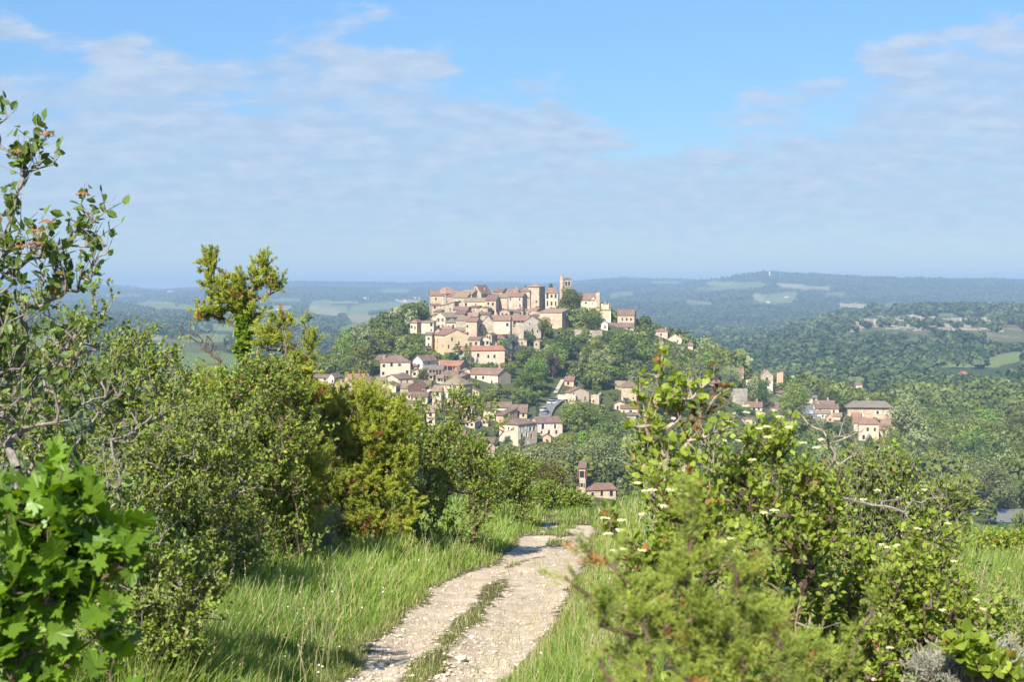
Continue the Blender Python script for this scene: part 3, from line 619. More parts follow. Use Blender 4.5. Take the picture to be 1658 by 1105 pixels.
HOUSES = [
 # --- summit, back to front
 (762, 779, 500, 475, 462, 16, 'f', ST, RB, None, (1, 1), 'big stone house whose dark gable peaks highest behind the yellow facade'),
 (703, 722, 500, 476, 465, 20, 'h', ST, RP, None, None, 'pinkish hipped roof of the house at the left end of the summit'),
 (745, 764, 500, 477, 470, 14, 'g', ST, RT, None, None, 'low tan roof between the hipped summit roof and the highest gable'),
 (697, 741, 508, 478.5, 471, -4, 'g', SG, RR, [(.2, .8), (.6, .82)], None, 'tall windowless rampart house at the left edge of the summit'),
 (733, 756, 505, 482, 473, 6, 's', ST, RT, [(.5, .7)], None, 'stone house under a long tan lean-to roof beside the rampart house'),
 (798, 814, 500, 473, 467.5, 10, 'g', ST, RB, (2, 1), None, 'narrow house with a dark roof and chimney behind the tall stone facade'),
 (845, 858, 500, 472, 466, 6, 'g', SG, RR, (1, 1), None, 'small house with a red roof tucked left of the square keep'),
 (813, 838, 505, 480.5, 468.5, 4, 'g', ST, RR, (2, 2), None, 'house under the broad smooth red roof on the summit'),
 (823, 846, 511, 481, 475, 8, 'g', SG, RR, (3, 3), (1, 2), 'golden stone block with blue shutters left of the square keep', 'shutter_blue'),
 (840, 856, 505, 482, 475.5, 3, 'g', ST, RP, (2, 2), None, 'slim house with a pink tiled roof right against the keep'),
 (796, 822, 509, 482.5, 476, 3, 's', SG, RT, (2, 2), None, 'tall golden stone facade between the yellow facade and the shuttered block'),
 (809, 821, 508, 489, 485, 2, 's', SG, RO, [(.5, .4)], None, 'small lean-to with a bright orange roof against the tall golden facade'),
 (751, 791, 508, 488.5, 483, 4, 'g', YE, RT, [(.08, .75), (.48, .78), (.9, .7)], None, 'long bright yellow facade with a dark arched opening', None, dict(arch=(.4, 3.4))),
 (712, 736, 510, 496, 489, 6, 'l', ST, RR, [(.7, .6)], None, 'house with a steep red roof climbing to the right below the rampart house'),
 (733, 757, 514, 502, 497, 5, 'g', ST, RR, (2, 1), None, 'low house with red brown tiles left of the arched opening'),
 (739, 749, 508, 500, 495, 3, 't', WH, None, [(.5, .5)], None, 'tiny white terrace hut under the summit roofs'),
 (772, 793, 520, 510, 506, 4, 'g', ST, RB, (2, 1), None, 'low dark roofed house right below the yellow facade'),
 (720, 752, 527, 512, 507, 6, 'g', ST, RT, (3, 1), None, 'wide stone house with a tan roof behind the cream gabled house'),
 (703, 721, 536, 514, 506.5, 18, 'f', CR, RT, [(.35, .8), (.75, .8), (.4, .35), (.75, .35)], (2, 1), 'cream gabled house with four windows and pink shutters', 'shutter_pink'),
 (664, 675, 541, 523, 518, 9, 'h', CR, RR, (2, 1), None, 'narrow cream pavilion with a red hipped roof at the far left of the upper town'),
 (682, 702, 541, 522.5, 520, 3, 's', CR, RT, (2, 2), None, 'cream house with two rows of windows right of the red roofed pavilion'),
 (721, 739, 537, 523, 516, 5, 'h', CR, RG, (2, 1), None, 'pale house with a grey hipped roof right of the cream gabled house'),
 (738, 757, 541, 519, 513, 5, 's', ST, RT, None, (1, 2), 'blind stone tower house in the middle of the upper town'),
 (754, 772, 559, 521, 515.5, 6, 'g', SG, RR, [(.06, .8), (.06, .5), (.35, .25), (.75, .3)], None, 'tall golden house under a small red roof in the middle of the slope'),
 (766, 780, 556, 530, 526, 4, 'g', SG, RR, (2, 2), None, 'house with two stepped red roofs beside the tall golden house'),
 (781, 799, 551, 522, 511, 4, 'f', ST, RR, [(.65, .3)], None, 'stone gable with a dark wooden balcony right of the stepped roofs'),
 (799, 826, 554, 519.5, 511.5, 3, 'g', CR, RR, (3, 2), None, 'cream house with rows of pale blue shutters right of the balcony gable', 'shutter_blue'),
 (810, 828, 540, 517, 511, 3, 'g', CR, RB, None, None, 'brown roof rising behind the blue shuttered cream house'),
 (828, 856, 545, 519, 511, 3, 'g', ST, RR, (4, 1), None, 'house with an open covered terrace above the ivy clad wall'),
 (848, 876, 549, 522, 512, 5, 'f', SY, RB, [(.35, .9), (.2, .5), (.5, .5), (.8, .45), (.6, .15)], None, 'weathered grey stone gable with scattered small windows below the keep'),
 (689, 699, 572, 543, 539, 2, 's', CR, RG, [(.5, .8), (.5, .45)], None, 'thin cream house with a hanging balcony left of the big gabled front'),
 (700, 721, 577, 543, 534, 36, 'g', YE, RR, [(.35, .7), (.3, .35), (.8, .5)], [(.3, .8), (.15, .45), (.6, .6)], 'big golden gabled house standing over the cedar'),
 (874, 910, 535, 506.5, 501, 12, 's', SG, RP, None, [(.5, .5)], 'long blank golden building with a pink lean-to roof in front of the keep'),
 (941, 963, 498, 486, 476.5, 7, 'g', CR, RR, [(.35, .6), (.8, .5)], None, 'cream house with a hipped red roof right of the round tree by the church'),
 (955, 966, 497, 487, 480, 4, 'f', CR, RB, [(.5, .5)], None, 'small cream gable leaning against the house right of the round tree'),
 (965, 971, 497, 476, 474, 2, 't', SG, None, None, None, 'tall free standing golden gable wall behind the small cream gable'),
 (970, 989, 518, 502, 494, 2, 'g', WH, RB, (2, 1), None, 'white walled house with a brown roof at the right end of the summit'),
 (973, 986, 500, 494, 490, 2, 't', YE, None, None, None, 'yellow upper wall rising over the brown roof at the summit end'),
 (1000, 1027, 528, 510.5, 502, 5, 'g', SG, RB, [(.3, .6), (.55, .6), (.8, .6)], None, 'lone golden house with a high side wall at the right tip of the upper town'),
 (973, 984, 536, 524, 520, 3, 'f', WH, RT, [(.6, .5)], None, 'tiny white gable on the terrace below the lone golden house'),
 (984, 1026, 536, 530, 523.5, 2, 'g', ST, RB, (3, 1), None, 'long low brown roof below the lone golden house'),
 (1060, 1081, 548, 537, 532.5, 2, 'h', SG, RR, [(.5, .5)], None, 'stone house with a red hipped roof peeping from the woods right of the summit'),
 (1082, 1104, 556, 549, 541, 2, 'f', CR, RR, [(.7, .5)], None, 'lower of the two red roofed houses in the woods right of the summit'),
 (1114, 1122, 568, 560, 556, 2, 'g', CR, RR, None, None, 'tiny roof half hidden in the trees down the right shoulder of the hill'),
 (718, 733, 500, 480, 474, 5, 'g', ST, RR, (1, 1), None, 'small house wedged between the rampart house and the tan lean-to roof'),
 (776, 797, 503, 481, 472, 5, 'g', ST, RT, (2, 1), None, 'house with a tan gable roof just right of the highest gable'),
 (786, 803, 512, 487, 478, 4, 's', SG, RB, (2, 2), None, 'narrow golden house squeezed between the yellow and the tall golden facade'),
 (856, 868, 512, 505, 500, 3, 's', ST, RP, (1, 1), None, 'low lean-to at the foot of the keep'),
 (754, 773, 527, 513, 507, 4, 'g', SG, RP, (2, 1), None, 'pink roofed house just below the dark arched opening'),
 (736, 752, 527, 509, 503, 4, 's', ST, RB, (1, 1), None, 'dark lean-to roofed house above the blind stone tower house'),
 (790, 812, 528, 517, 511, 3, 'g', ST, RT, (2, 1), None, 'tan roofed house above the balcony gable'),
 (716, 730, 548, 534, 529, 4, 'g', CR, RP, (1, 1), None, 'small pink roofed house behind the big golden gabled front'),
 (757, 777, 566, 551, 546, 3, 's', SG, RR, (2, 1), None, 'low golden house at the foot of the tall golden house'),
 (862, 874, 541, 523, 519, 3, 'g', ST, RB, (1, 1), None, 'small stone house behind the weathered grey gable'),
 (733, 752, 640, 628, 622, 3, 'g', CR, RR, (2, 1), None, 'red roofed house behind the stone mansion'),
 (668, 692, 655, 643, 636, 3, 'g', CR, RB, (2, 1), None, 'cream house just below the dark timber gable'),
 # --- middle row below the summit
 (751, 817, 588, 568, 561, -9, 'g', CR, RO, [(.35, .6), (.1, .4), (.6, .5), (.75, .5)], None, 'long cream house with an orange roof below the big gabled front'),
 (808, 828, 585, 574, 563, 3, 'r', ST, RB, None, None, 'brown lean-to roof falling away right of the long orange roofed house'),
 (605, 618, 599, 583.5, 576.5, 12, 'g', CR, RB, (1, 2), None, 'small yellowish house at the upper left of the lower town'),
 (616, 664, 612, 587, 577, -3, 'h', CR, RB, (4, 2), None, 'large house with a brown hipped roof and two chimneys in the lower town', None, dict(chim=2)),
 (628, 675, 608, 594, 588, -4, 'g', CR, RB, [(.6, .5), (.88, .6)], None, 'long cream barn with a red brown roof in front of the large hipped house'),
 (668, 684, 604, 585, 576, 22, 'f', WH, RB, [(.2, .6), (.6, .6), (.4, .95)], (1, 2), 'white gabled house with an arched window under a brown roof with skylights'),
 (703, 744, 603, 593, 585, 14, 'g', OR, RO, [(.45, .5), (.8, .5)], None, 'orange roofed house with an open loggia in the lower town'),
 (692, 717, 612, 599, 592, 3, 'g', YE, RG, [(.4, .5)], None, 'yellow house with a dark grey slate roof below the orange loggia house'),
 (714, 741, 616, 609, 601, 2, 'g', WH, RB, [(.3, .5)], None, 'low white house with a flat dark roof under the orange loggia house'),
 (756, 806, 625, 607.5, 597.5, 21, 'g', CR, RR, [(.28, .7), (.52, .7), (.7, .7), (.86, .7), (.5, .25), (.8, .2)], None, 'big detached house with a clean red roof and a grey stone gable amid gardens', 'shutter_white'),
 (645, 668, 625, 614, 607, -23, 'g', CR, RB, [(.2, .5), (.6, .5)], None, 'cream house with a brown roof just below the long barn'),
 (660, 689, 640, 627, 617, 6, 'f', 'wood_wall', RB, [(.9, .4)], None, 'house with a dark timber gable in the lower town'),
 (648, 661, 640, 629, 622, 3, 's', ST, RT, None, None, 'pale stone annex on the left of the dark timber gable'),
 (684, 697, 636, 624, 617, 3, 'g', ST, RB, (1, 1), None, 'small brown roof on the right of the dark timber gable'),
 (612, 641, 636, 627, 619, 6, 'f', CR, RB, None, None, 'low cream gable with a very wide brown roof at the foot of the barn'),
 (564, 598, 626, 616.5, 606.5, -11, 'g', CR, RO, [(.5, .5)], None, 'white gabled house with a long orange roof on the left of the lower town'),
 (568, 598, 626, 617.5, 611, 2, 's', ST, RB, None, None, 'brown lean-to roof in front of the long orange roof'),
 (572, 599, 634, 624.5, 619, 2, 'g', OR, RP, [(.3, .4), (.7, .4)], None, 'low orange walled house with a pale pink roof in front of the brown lean-to'),
 (507, 532, 619, 612, 607, 2, 'g', CR, RB, (2, 1), None, 'dark brown roof at the far left edge of the lower town'),
 (531, 541, 622, 612, 605, 7, 'f', WH, RT, [(.8, .4)], None, 'white shed with an open dark side at the left of the lower town'),
 (529, 559, 641, 632, 621, 2, 'g', CR, RP, (2, 1), None, 'pink roofed house peeping over the juniper hedge'),
 (556, 577, 645, 637, 630, 2, 'g', CR, RP, [(.5, .4)], None, 'pale rosy roof on the right of the pink roof over the junipers'),
 (500, 528, 641, 631, 621, 2, 'g', CR, RP, (2, 1), None, 'leftmost pink roof, half behind the juniper'),
 (712, 750, 664, 624, 611, 14, 'h', SG, RT, (4, 3), (1, 3), 'tall three storey stone mansion with a tan hipped roof behind the leafy shrub', 'shutter_white'),
 (764, 776, 654, 635.5, 627, 1, 'r', CR, RR, [(.6, .55)], None, 'narrow house with a red roof stuck to the right of the stone mansion'),
 (700, 714, 660, 634, 626, 2, 's', CR, RP, (1, 2), None, 'cream wing on the left of the stone mansion'),
 (690, 704, 690, 668, 661, 3, 'g', CR, RP, (1, 2), None, 'sunlit cream wall seen through the twigs left below the mansion'),
 # --- lower right of the town
 (788, 827, 668, 660, 652, 3, 'g', CR, RB, [(.15, .6)], None, 'brown roofed cream house at the back of the roadside cluster'),
 (824, 853, 680, 668.5, 656, 3, 'g', SG, RB, [(.5, .6), (.8, .6)], None, 'brown roofed house with dark eaves on the right of the roadside cluster'),
 (803, 815, 687, 673.5, 661, 23, 's', OR, RB, None, [(.6, .5)], 'house with an orange brick side wall in the roadside cluster'),
 (783, 801, 682, 671, 667, 2, 't', CR, None, (2, 1), None, 'flat topped cream house with a terrace left of the brick wall'),
 (808, 839, 724, 688.5, 679, 31, 'h', CR, RB, [(.5, .8)], [(.15, .75), (.4, .85), (.65, .75), (.85, .75), (.2, .45), (.45, .5), (.7, .4), (.55, .1)], 'large cream and stone block with a hipped brown roof nearest the road', 'shutter_white'),
 (871, 911, 706, 685.5, 676, -11, 'g', CR, RB, [(.2, .7), (.45, .7), (.7, .7), (.15, .25), (.45, .25), (.75, .25)], None, 'cream house with three shuttered windows right of the large block', 'shutter_white'),
 (879, 892, 718, 708, 703, 1, 'f', OR, RB, [(.5, .4)], None, 'little orange shed in front of the cream shuttered house'),
 (764, 799, 727, 717.5, 710, 6, 'g', CR, RB, [(.3, .5), (.7, .5)], None, 'low house half hidden by shrubs left of the large cream block'),
 (764, 800, 742, 733, 724.5, 2, 'g', CR, RP, None, None, 'pink tiled roof lowest on the left of the track gap'),
 (735, 752, 716, 706, 698, 3, 'g', CR, RR, (2, 1), None, 'small red roof glimpsed through the shrub left of the low house'),
 (847, 864, 743, 733, 728, 2, 's', CR, RG, [(.4, .5)], None, 'little hut with a dark awning below the large cream block'),
 (914, 929, 628, 617, 610.5, 5, 'g', SG, RR, [(.4, .6)], (1, 1), 'small golden house beside the lane climbing the hill'),
 (916, 923, 652, 636, 628, 32, 'g', CR, RR, [(.5, .5)], [(.2, .75), (.8, .3)], 'golden farmhouse with a long sloping red roof by the lane'),
 (903, 932, 656, 642, 637, 2, 't', CR, None, [(.5, .5)], None, 'bright flat topped cream wall house in front of the farmhouse'),
 (957, 970, 656, 642, 640, 6, 't', SG, None, [(.3, .4)], None, 'roofless golden ruin right of the farmhouse'),
 (996, 1012, 634, 625, 618, 2, 'g', ST, RT, None, None, 'dull tan roof peeping out left of the square manor'),
 (1006, 1032, 655, 627.5, 615.5, 5, 'h', SG, RB, [(.75, .75), (.75, .35), (.2, .3)], None, 'square golden manor with a pointed hipped roof in the trees', None, dict(dep=10)),
 (995, 1012, 667, 654.5, 650, 3, 'f', CR, RB, [(.3, .5)], None, 'cream cottage with a dark door below the square manor'),
 (1005, 1032, 674, 662, 656, 2, 'g', CR, RB, [(.2, .5), (.6, .5)], None, 'cream cottage with a brown roof right of the dark door cottage'),
 (1015, 1030, 680, 673, 669, 2, 's', ST, RG, None, None, 'grey roofed shed at the foot of the cottages'),
 (1113, 1140, 650, 643, 637, 2, 'g', CR, RB, (3, 1), None, 'long brown roof behind the brown withered twigs of the sapling'),
 (1087, 1095, 681, 674, 672, 1, 's', WH, RT, None, None, 'tiny white cube house in the woods behind the sapling'),
 # --- hamlet on the spur to the right
 (1189, 1204, 620, 604.5, 597, 1, 'g', SG, RR, [(.4, .55)], None, 'square golden tower house with a red roof at the left end of the spur hamlet'),
 (1232, 1252, 621, 609, 599, 1, 'f', ST, RP, [(.5, .6)], None, 'pointed gable of the little chapel on the spur'),
 (1258, 1268, 619, 605, 603, 1, 't', OR, None, None, None, 'roofless square wall right of the chapel gable'),
 (1208, 1226, 630, 617, 614, 2, 't', CR, None, (2, 1), None, 'pale broken wall house left below the chapel'),
 (1243, 1251, 638, 621, 619, 1, 't', WH, None, None, None, 'thin white tower wall under the chapel'),
 (1168, 1184, 657, 651, 645, 1, 'g', CR, RB, None, None, 'low brown roof behind the brown leaves, left of the spur lawn'),
 (1207, 1234, 667, 659, 652, 1, 'g', CR, RB, (3, 1), None, 'cream bungalow with a brown roof on the spur lawn'),
 (1241, 1291, 671, 664.5, 653, 1, 'h', CR, RB, (4, 1), None, 'long bungalow with a big brown hipped roof on the spur'),
 (1303, 1323, 656, 644.5, 641, 1, 'g', CR, RG, (2, 1), None, 'cream house with a flat grey roof beside the spur road'),
 (1318, 1351, 668, 654.5, 649.5, 1, 'g', CR, RB, (2, 1), None, 'back house of the roadside row on the spur, brown roofed'),
 (1322, 1358, 674, 662.5, 655.5, 6, 'g', CR, RB, (3, 1), [(.5, .5)], 'cream house with a brown roof and white gable beside the spur road'),
 (1324, 1345, 679, 670, 666, 1, 's', WH, RT, [(.4, .5)], None, 'small white house with a grey lean-to roof beside the parked cars'),
 (1338, 1350, 684, 675.5, 671, 1, 'f', OR, RT, [(.5, .4)], None, 'orange garage gable below the small white house'),
 (1350, 1364, 681, 674.5, 670, 1, 's', CR, RT, None, None, 'low tan roof on the right of the orange garage gable'),
 (1374, 1444, 686, 660.5, 650.5, 2, 'h', SG, RG, [(.1, .5), (.3, .5), (.68, .68), (.86, .68), (.6, .3)], None, 'huge square brown stone manor with a wide grey hipped roof', 'shutter_white', dict(dep=16, over=1.0)),
 (1381, 1394, 690, 677.5, 670.5, 1, 's', OR, RO, None, None, 'bright orange roof below the huge manor'),
 (1383, 1400, 700, 685, 677, 1, 's', CR, RR, None, None, 'dull red roof left of the tall square house'),
 (1391, 1423, 716, 687.5, 678.5, 1, 'h', CR, RR, [(.45, .7), (.8, .7), (.25, .25)], None, 'tall square cream house with a red pyramid roof below the huge manor'),
 (1424, 1449, 706, 690.5, 680.5, 1, 'h', CR, RR, (2, 1), None, 'house with a pinkish red roof right of the tall square house'),
 (1424, 1436, 713, 696, 689, 1, 's', CR, RR, (1, 2), None, 'narrow red roofed annex between the tall square house and its neighbour'),
 (1415, 1440, 733, 725, 721.5, 1, 's', WH, RP, (3, 1), None, 'white pergola terrace below the tall square house'),
 (1463, 1488, 803, 791, 782.5, 2, 'h', WH, RG, [(.8, .4)], None, 'white villa with a grey roof down among the trees at the right'),
 (1155, 1178, 776, 768, 761, 1, 'g', CR, RO, None, None, 'orange roof glimpsed through the dogwood twigs'),
 # --- foot of the hill
 (938, 948, 800, 758.5, 749, 5, 'g', SG, RB, [(.4, .75), (.4, .33)], None, 'tall narrow golden house with dark red shutters between two big grey trees', 'shutter_red'),
 (950, 998, 812, 794.5, 785, -14, 'g', SG, RR, (3, 1), None, 'low golden house with a plain red roof closest to the track gap'),
]
FAR = [
 (1330, 1345, 609, 605, 601.5, RO, WH, 'white villa with an orange roof in the valley woods', 800, 1400),
 (1416, 1435, 636, 628, 625, RP, WH, 'white farmhouse in the valley woods behind the huge manor', 700, 1200),
 (1403, 1416, 630, 625, 622, RP, CR, 'pinkish barn left of the white valley farmhouse', 700, 1200),
 (1386, 1396, 629, 624, 621, RR, CR, 'small cream cottage below the little hill meadow', 700, 1200),
 (1357, 1363, 612, 608, 605, RP, CR, 'tiny cream cottage left of the little hill meadow', 800, 1400),
 (1266, 1273, 602, 599, 596.5, RO, WH, 'tiny orange roof behind the spur hamlet', 900, 1500),
 (1221, 1232, 604, 600, 597.5, RG, WH, 'pale grey roofed house behind the chapel gable', 700, 1300),
 (1350, 1356, 598, 595, 592.5, RO, OR, 'tiny orange house highest in the valley woods', 900, 1600),
 (1558, 1566, 609, 605, 602, RO, OR, 'small orange house alone in the right hand valley', 800, 1500),
 (1376, 1384, 586, 582, 580, RT, CR, 'tiny tan house at the foot of the flat topped hill', 1200, 1700),
 (1270, 1278, 483, 481, 479.5, RT, WH, 'white farm in the pale clearing under the mast hill', 3500, 6500),
 (1240, 1247, 490.5, 488.5, 487.5, RT, WH, 'white farm at the lower edge of the clearing under the mast hill', 3500, 6500),
 (1385, 1393, 491, 489, 487.5, RT, WH, 'pale farm right of the clearings on the far hill', 3500, 6500),
 (1383, 1387, 469.5, 467.5, 466.5, RT, WH, 'lone white house high on the far right ridge', 3500, 7000),
 (653, 658, 489, 486.5, 485, RO, WH, 'largest white house of the far off hamlet', 3500, 7500),
 (640, 645, 488, 486, 484.7, RO, WH, 'white house in the middle of the far off hamlet', 3500, 7500),
 (630, 637, 487, 484.7, 483.5, RT, WH, 'long pale house of the far off hamlet', 3500, 7500),
 (646, 650, 489, 487.5, 486.3, RR, CR, 'small cream house in front of the far off hamlet', 3500, 7500),
 (668, 673, 484, 482, 480.8, RT, WH, 'white house right of the far off hamlet', 3500, 7500),
 (676, 680, 484, 482, 480.8, RO, CR, 'rightmost cream house of the far off hamlet', 3500, 7500),
 (588, 597, 484.5, 482.5, 481.2, RO, WH, 'long white farm left of the far off hamlet', 3500, 7500),
 (610, 615, 486, 484.5, 483.2, RP, CR, 'cream house between the long farm and the far off hamlet', 3500, 7500),
 (690, 695, 482, 480, 478.8, RO, WH, 'white house just left of the rampart on the far slope', 3500, 7500),
 (448, 454, 503, 500, 498, RO, WH, 'white house beside the tall juniper top on the far slope', 3000, 6500),
 (455, 459, 507, 505, 503, RR, CR, 'cream house beside the tall juniper top on the far slope', 2800, 6500),
 (506, 512, 571, 567, 564.5, RO, WH, 'first white house of the hamlet behind the left wood', 1300, 2400),
 (514, 519, 570, 566.5, 564.5, RR, CR, 'cream house in the hamlet behind the left wood', 1300, 2400),
 (521, 528, 569, 566, 564, RP, WH, 'long white house in the hamlet behind the left wood', 1300, 2400),
 (531, 536, 570, 567, 565, RO, CR, 'last cream house of the hamlet behind the left wood', 1300, 2400),
 (488, 496, 568, 565, 563, RT, WH, 'pale house left of the hamlet behind the left wood', 1300, 2400),
 (270, 280, 474, 472.3, 471, RT, WH, 'white farm on the left hand horizon ridge', 6000, 9500),
]
def build_village():
    for h in HOUSES:
        kw = {}
        if len(h) > 12: kw['shut'] = h[12]
        if len(h) > 13: kw.update(h[13])
        x0, x1, yb, ye, yr, side, roof, wall, rc, w, sw, lab = h[:12]
        lo = (440 if yb < 700 else 385) if yb < 760 else 290
        if yb > 760 and x0 > 1100: lo = 380
        if 'upper' in lab or 'summit' in lab: lo = 560
        if yb > 780 and x0 < 1100: kw['d'] = 330
        r = house(x0, x1, yb, ye, yr, side, roof, wall, rc, w, sw, lab, lo=lo, **kw)
        if 'arched opening' in lab:
            root, W, D, H, d = r
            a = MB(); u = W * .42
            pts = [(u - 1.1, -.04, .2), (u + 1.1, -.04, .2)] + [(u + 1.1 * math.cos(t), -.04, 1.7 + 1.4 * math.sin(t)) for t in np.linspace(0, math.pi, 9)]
            a.poly(pts); a.build('archway_shade', 'window_pane', root)  # flat dark face; its colour stands in for the shade inside the arch
            s = MB(); 
            for k in range(9):
                t0, t1 = math.pi * k / 9, math.pi * (k + 1) / 9
                s.poly([(u + 1.1 * math.cos(t0), -.07, 1.7 + 1.4 * math.sin(t0)), (u + 1.4 * math.cos(t0), -.07, 1.7 + 1.7 * math.sin(t0)), (u + 1.4 * math.cos(t1), -.07, 1.7 + 1.7 * math.sin(t1)), (u + 1.1 * math.cos(t1), -.07, 1.7 + 1.4 * math.sin(t1))])
            s.build('arch_surround', 'window_stone', root)
        if 'balcony' in lab:
            root, W, D, H, d = r
            b = MB(); u0, u1, z = (W * .3, W * .95, H * .12) if 'dark wooden' in lab else (0, W, H * .25)
            b.box(u0, u1, -1.2, -.01, z, z + .15); b.box(u0, u0 + .12, -1.2, -1.08, z + .15, z + 2.2); b.box(u1 - .12, u1, -1.2, -1.08, z + .15, z + 2.2); b.box(u0, u1, -1.2, -1.12, z + .3, z + 1.05)
            b.build('balcony', 'dark_beam', root)
        if 'loggia' in lab or 'covered terrace' in lab:
            root, W, D, H, d = r
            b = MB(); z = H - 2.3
            b.box(W * .1, W * .95, -.06, -.01, z, H - .2); b.build('loggia_opening_shade', 'window_pane', root)  # solid dark slab; its colour stands in for the shade behind the posts
            p = MB()
            for k in range(5): u = W * (.1 + .85 * k / 4); p.box(u - .12, u + .12, -.3, -.07, z, H - .1)
            p.box(W * .1, W * .95, -.3, -.07, z, z + .5); p.build('loggia_posts', 'chimney_brick', root)
        if 'huge square' in lab:
            pass
    for (x0, x1, yb, ye, yr, rc, wl, lab, lo, hi) in FAR:
        house(x0, x1, yb, ye, yr, 0, 'g', wl, rc, None, None, lab, lo=lo, hi=hi, dep=12)
    # keep
    k, W, D, H, d = house(855.5, 873, 505, 464.6, 460.5, 10, 'h', SG, RP, [(.75, .4)], [(.55, .2), (.5, .6)], 'tall square golden keep with a low pyramid roof on the summit', cat='tower', name='keep_tower', lo=600, over=.5)
    house(883, 903, 499, 475, 466.5, 1, 'h', CR, RR, [(.17, .8), (.5, .8), (.83, .8), (.17, .3), (.5, .3), (.83, .3)], None, 'cream house with six tall windows attached right of the keep', lo=600, wsize=(1.1, 2.3))
    # church tower
    dd = 705
    root = empty('church_tower', (X_of(906, dd), dd, Z_of(500, dd))); tag(root, 'tall stone belfry with a slim round stair turret rising behind the round tree', 'church tower')
    s = dd / F; H = (500 - 453) * s; W = 11 * s; tw = 7.8 * s
    mb = MB(); ops = [(W * .12, W * .42, H * .80, H * .93), (W * .56, W * .86, H * .80, H * .93), (W * .15, W * .35, H * .6, H * .68)]
    facade(mb, lambda u, z, r: (tw + u, r, z), W, 0, H, ops, .5)
    facade(mb, lambda u, z, r: (tw + W - r, u, z), W, 0, H, [(W * .15, W * .4, H * .80, H * .93), (W * .6, W * .85, H * .80, H * .93)], .5)
    mb.poly([(tw, W, 0), (tw, 0, 0), (tw, 0, H), (tw, W, H)]); mb.poly([(tw + W, W, 0), (tw, W, 0), (tw, W, H), (tw + W, W, H)]); mb.build('belfry', 'stone_tan', root)
    for q in ops: g = MB(); g.box(tw + q[0], tw + q[1], .45, .5, q[2], q[3]); g.build('belfry_opening', 'window_pane', root)
    mb = MB(); mb.box(tw - .3, tw + W + .3, -.3, W + .3, H, H + .3); mb.poly([(tw - .3, -.3, H + .3), (tw + W + .3, -.3, H + .3), (tw + W / 2, W / 2, H + 1.2)]); mb.poly([(tw + W + .3, -.3, H + .3), (tw + W + .3, W + .3, H + .3), (tw + W / 2, W / 2, H + 1.2)]); mb.poly([(tw + W + .3, W + .3, H + .3), (tw - .3, W + .3, H + .3), (tw + W / 2, W / 2, H + 1.2)]); mb.poly([(tw - .3, W + .3, H + .3), (tw - .3, -.3, H + .3), (tw + W / 2, W / 2, H + 1.2)])
    mb.build('roof', RB, root)
    mb = MB(); H2 = (500 - 449.5) * s; mb.prism((tw / 2, tw / 2), tw / 2, tw / 2 * .96, 0, H2, 10); mb.prism((tw / 2, tw / 2), tw / 2 * 1.08, tw / 2 * 1.08, H2, H2 + .4, 10); tu = mb.build('turret', 'stone_gold', root)
    mb = MB(); mb.prism((tw / 2, tw / 2), .62, .5, H2 + .4, H2 + 1.5, 8); mb.prism((tw / 2, tw / 2), .7, .05, H2 + 1.5, H2 + 2.3, 8); mb.box(tw / 2 - .06, tw / 2 + .06, tw / 2 - .06, tw / 2 + .06, H2 + 2.3, H2 + 3.2); mb.box(tw / 2 - .35, tw / 2 + .35, tw / 2 - .05, tw / 2 + .05, H2 + 2.65, H2 + 2.8)
    mb.build('lantern', 'stone_grey', tu)
    RECTS.append((905, 924, 441, 465, dd))
    # telecom mast
    dm = hit(1246, 449, 4500, 6600)
    root = empty('telecom_mast', (X_of(1246, dm), dm, tz(X_of(1246, dm), dm) - 2)); tag(root, 'thin white telecom mast on the far hill crest', 'mast')
    h = Z_of(437.5, dm) - root.location.z
    mb = MB(); mb.prism((0, 0), 3.2, 2.6, 0, h * .8, 10); mb.build('shaft', 'white_paint', root)
    mb = MB(); mb.prism((0, 0), 4.0, 4.0, h * .66, h * .72, 10); mb.build('platform', 'white_paint', root)
    mb = MB(); mb.prism((0, 0), 1.2, .6, h * .8, h, 8); mb.build('antenna', 'white_paint', root)
    mb = MB(); mb.prism((0, 0), .9, .5, 0, h * .55, 6); o = mb.build('relay_pylon', 'metal_white'); o.location = (X_of(1250, dm), dm, root.location.z); tag(o, 'short grey pylon just right of the telecom mast', 'pylon')
    # village chapel spire among the trees
    ds = 400; root = empty('chapel', (X_of(1431, ds), ds, Z_of(800, ds))); tag(root, 'little chapel with a slim grey spire rising from the trees at the right', 'chapel')
    s = ds / F
    mb = MB(); mb.box(-3.6 * s, 3.6 * s, 0, 7 * s, 0, 38 * s); mb.build('bell_tower', 'plaster_cream', root)
    mb = MB(); mb.prism((0, 3.5 * s), 4 * s, .05, 38 * s, 66 * s, 8); mb.build('spire', 'slate_spire', root)
    mb = MB(); mb.box(-.4, .4, -.05, .01, 30 * s, 35 * s); mb.build('belfry_opening', 'window_pane', root)
    # walls
    def wall(name, pts, h, t, mat, label, sink=3):
        mb = MB()
        P = [(X_of(a, d), d, Z_of(b, d)) for a, b, d in pts]
        rr = random.Random(len(label))
        for p, q in zip(P, P[1:]):
            n = max(1, int(math.hypot(q[0] - p[0], q[1] - p[1]) / 2.5))
            for i in range(n):
                a = [p[k] + (q[k] - p[k]) * i / n for k in range(3)]; b = [p[k] + (q[k] - p[k]) * (i + 1) / n for k in range(3)]
                z = (a[2] + b[2]) / 2; hh = h + rr.uniform(-.15, .15)
                mb.slab([(a[0], a[1], z + hh), (b[0], b[1], z + hh), (b[0], b[1] + t, z + hh), (a[0], a[1] + t, z + hh)], hh + sink)
        o = mb.build(name, mat); tag(o, label, 'wall')
        return o
    wall('retaining_wall', [(925, 541, 618), (950, 542, 620), (975, 543, 622)], 2.0, .6, 'stone_tan', 'terraced stone retaining wall under the gardens right of the golden building')
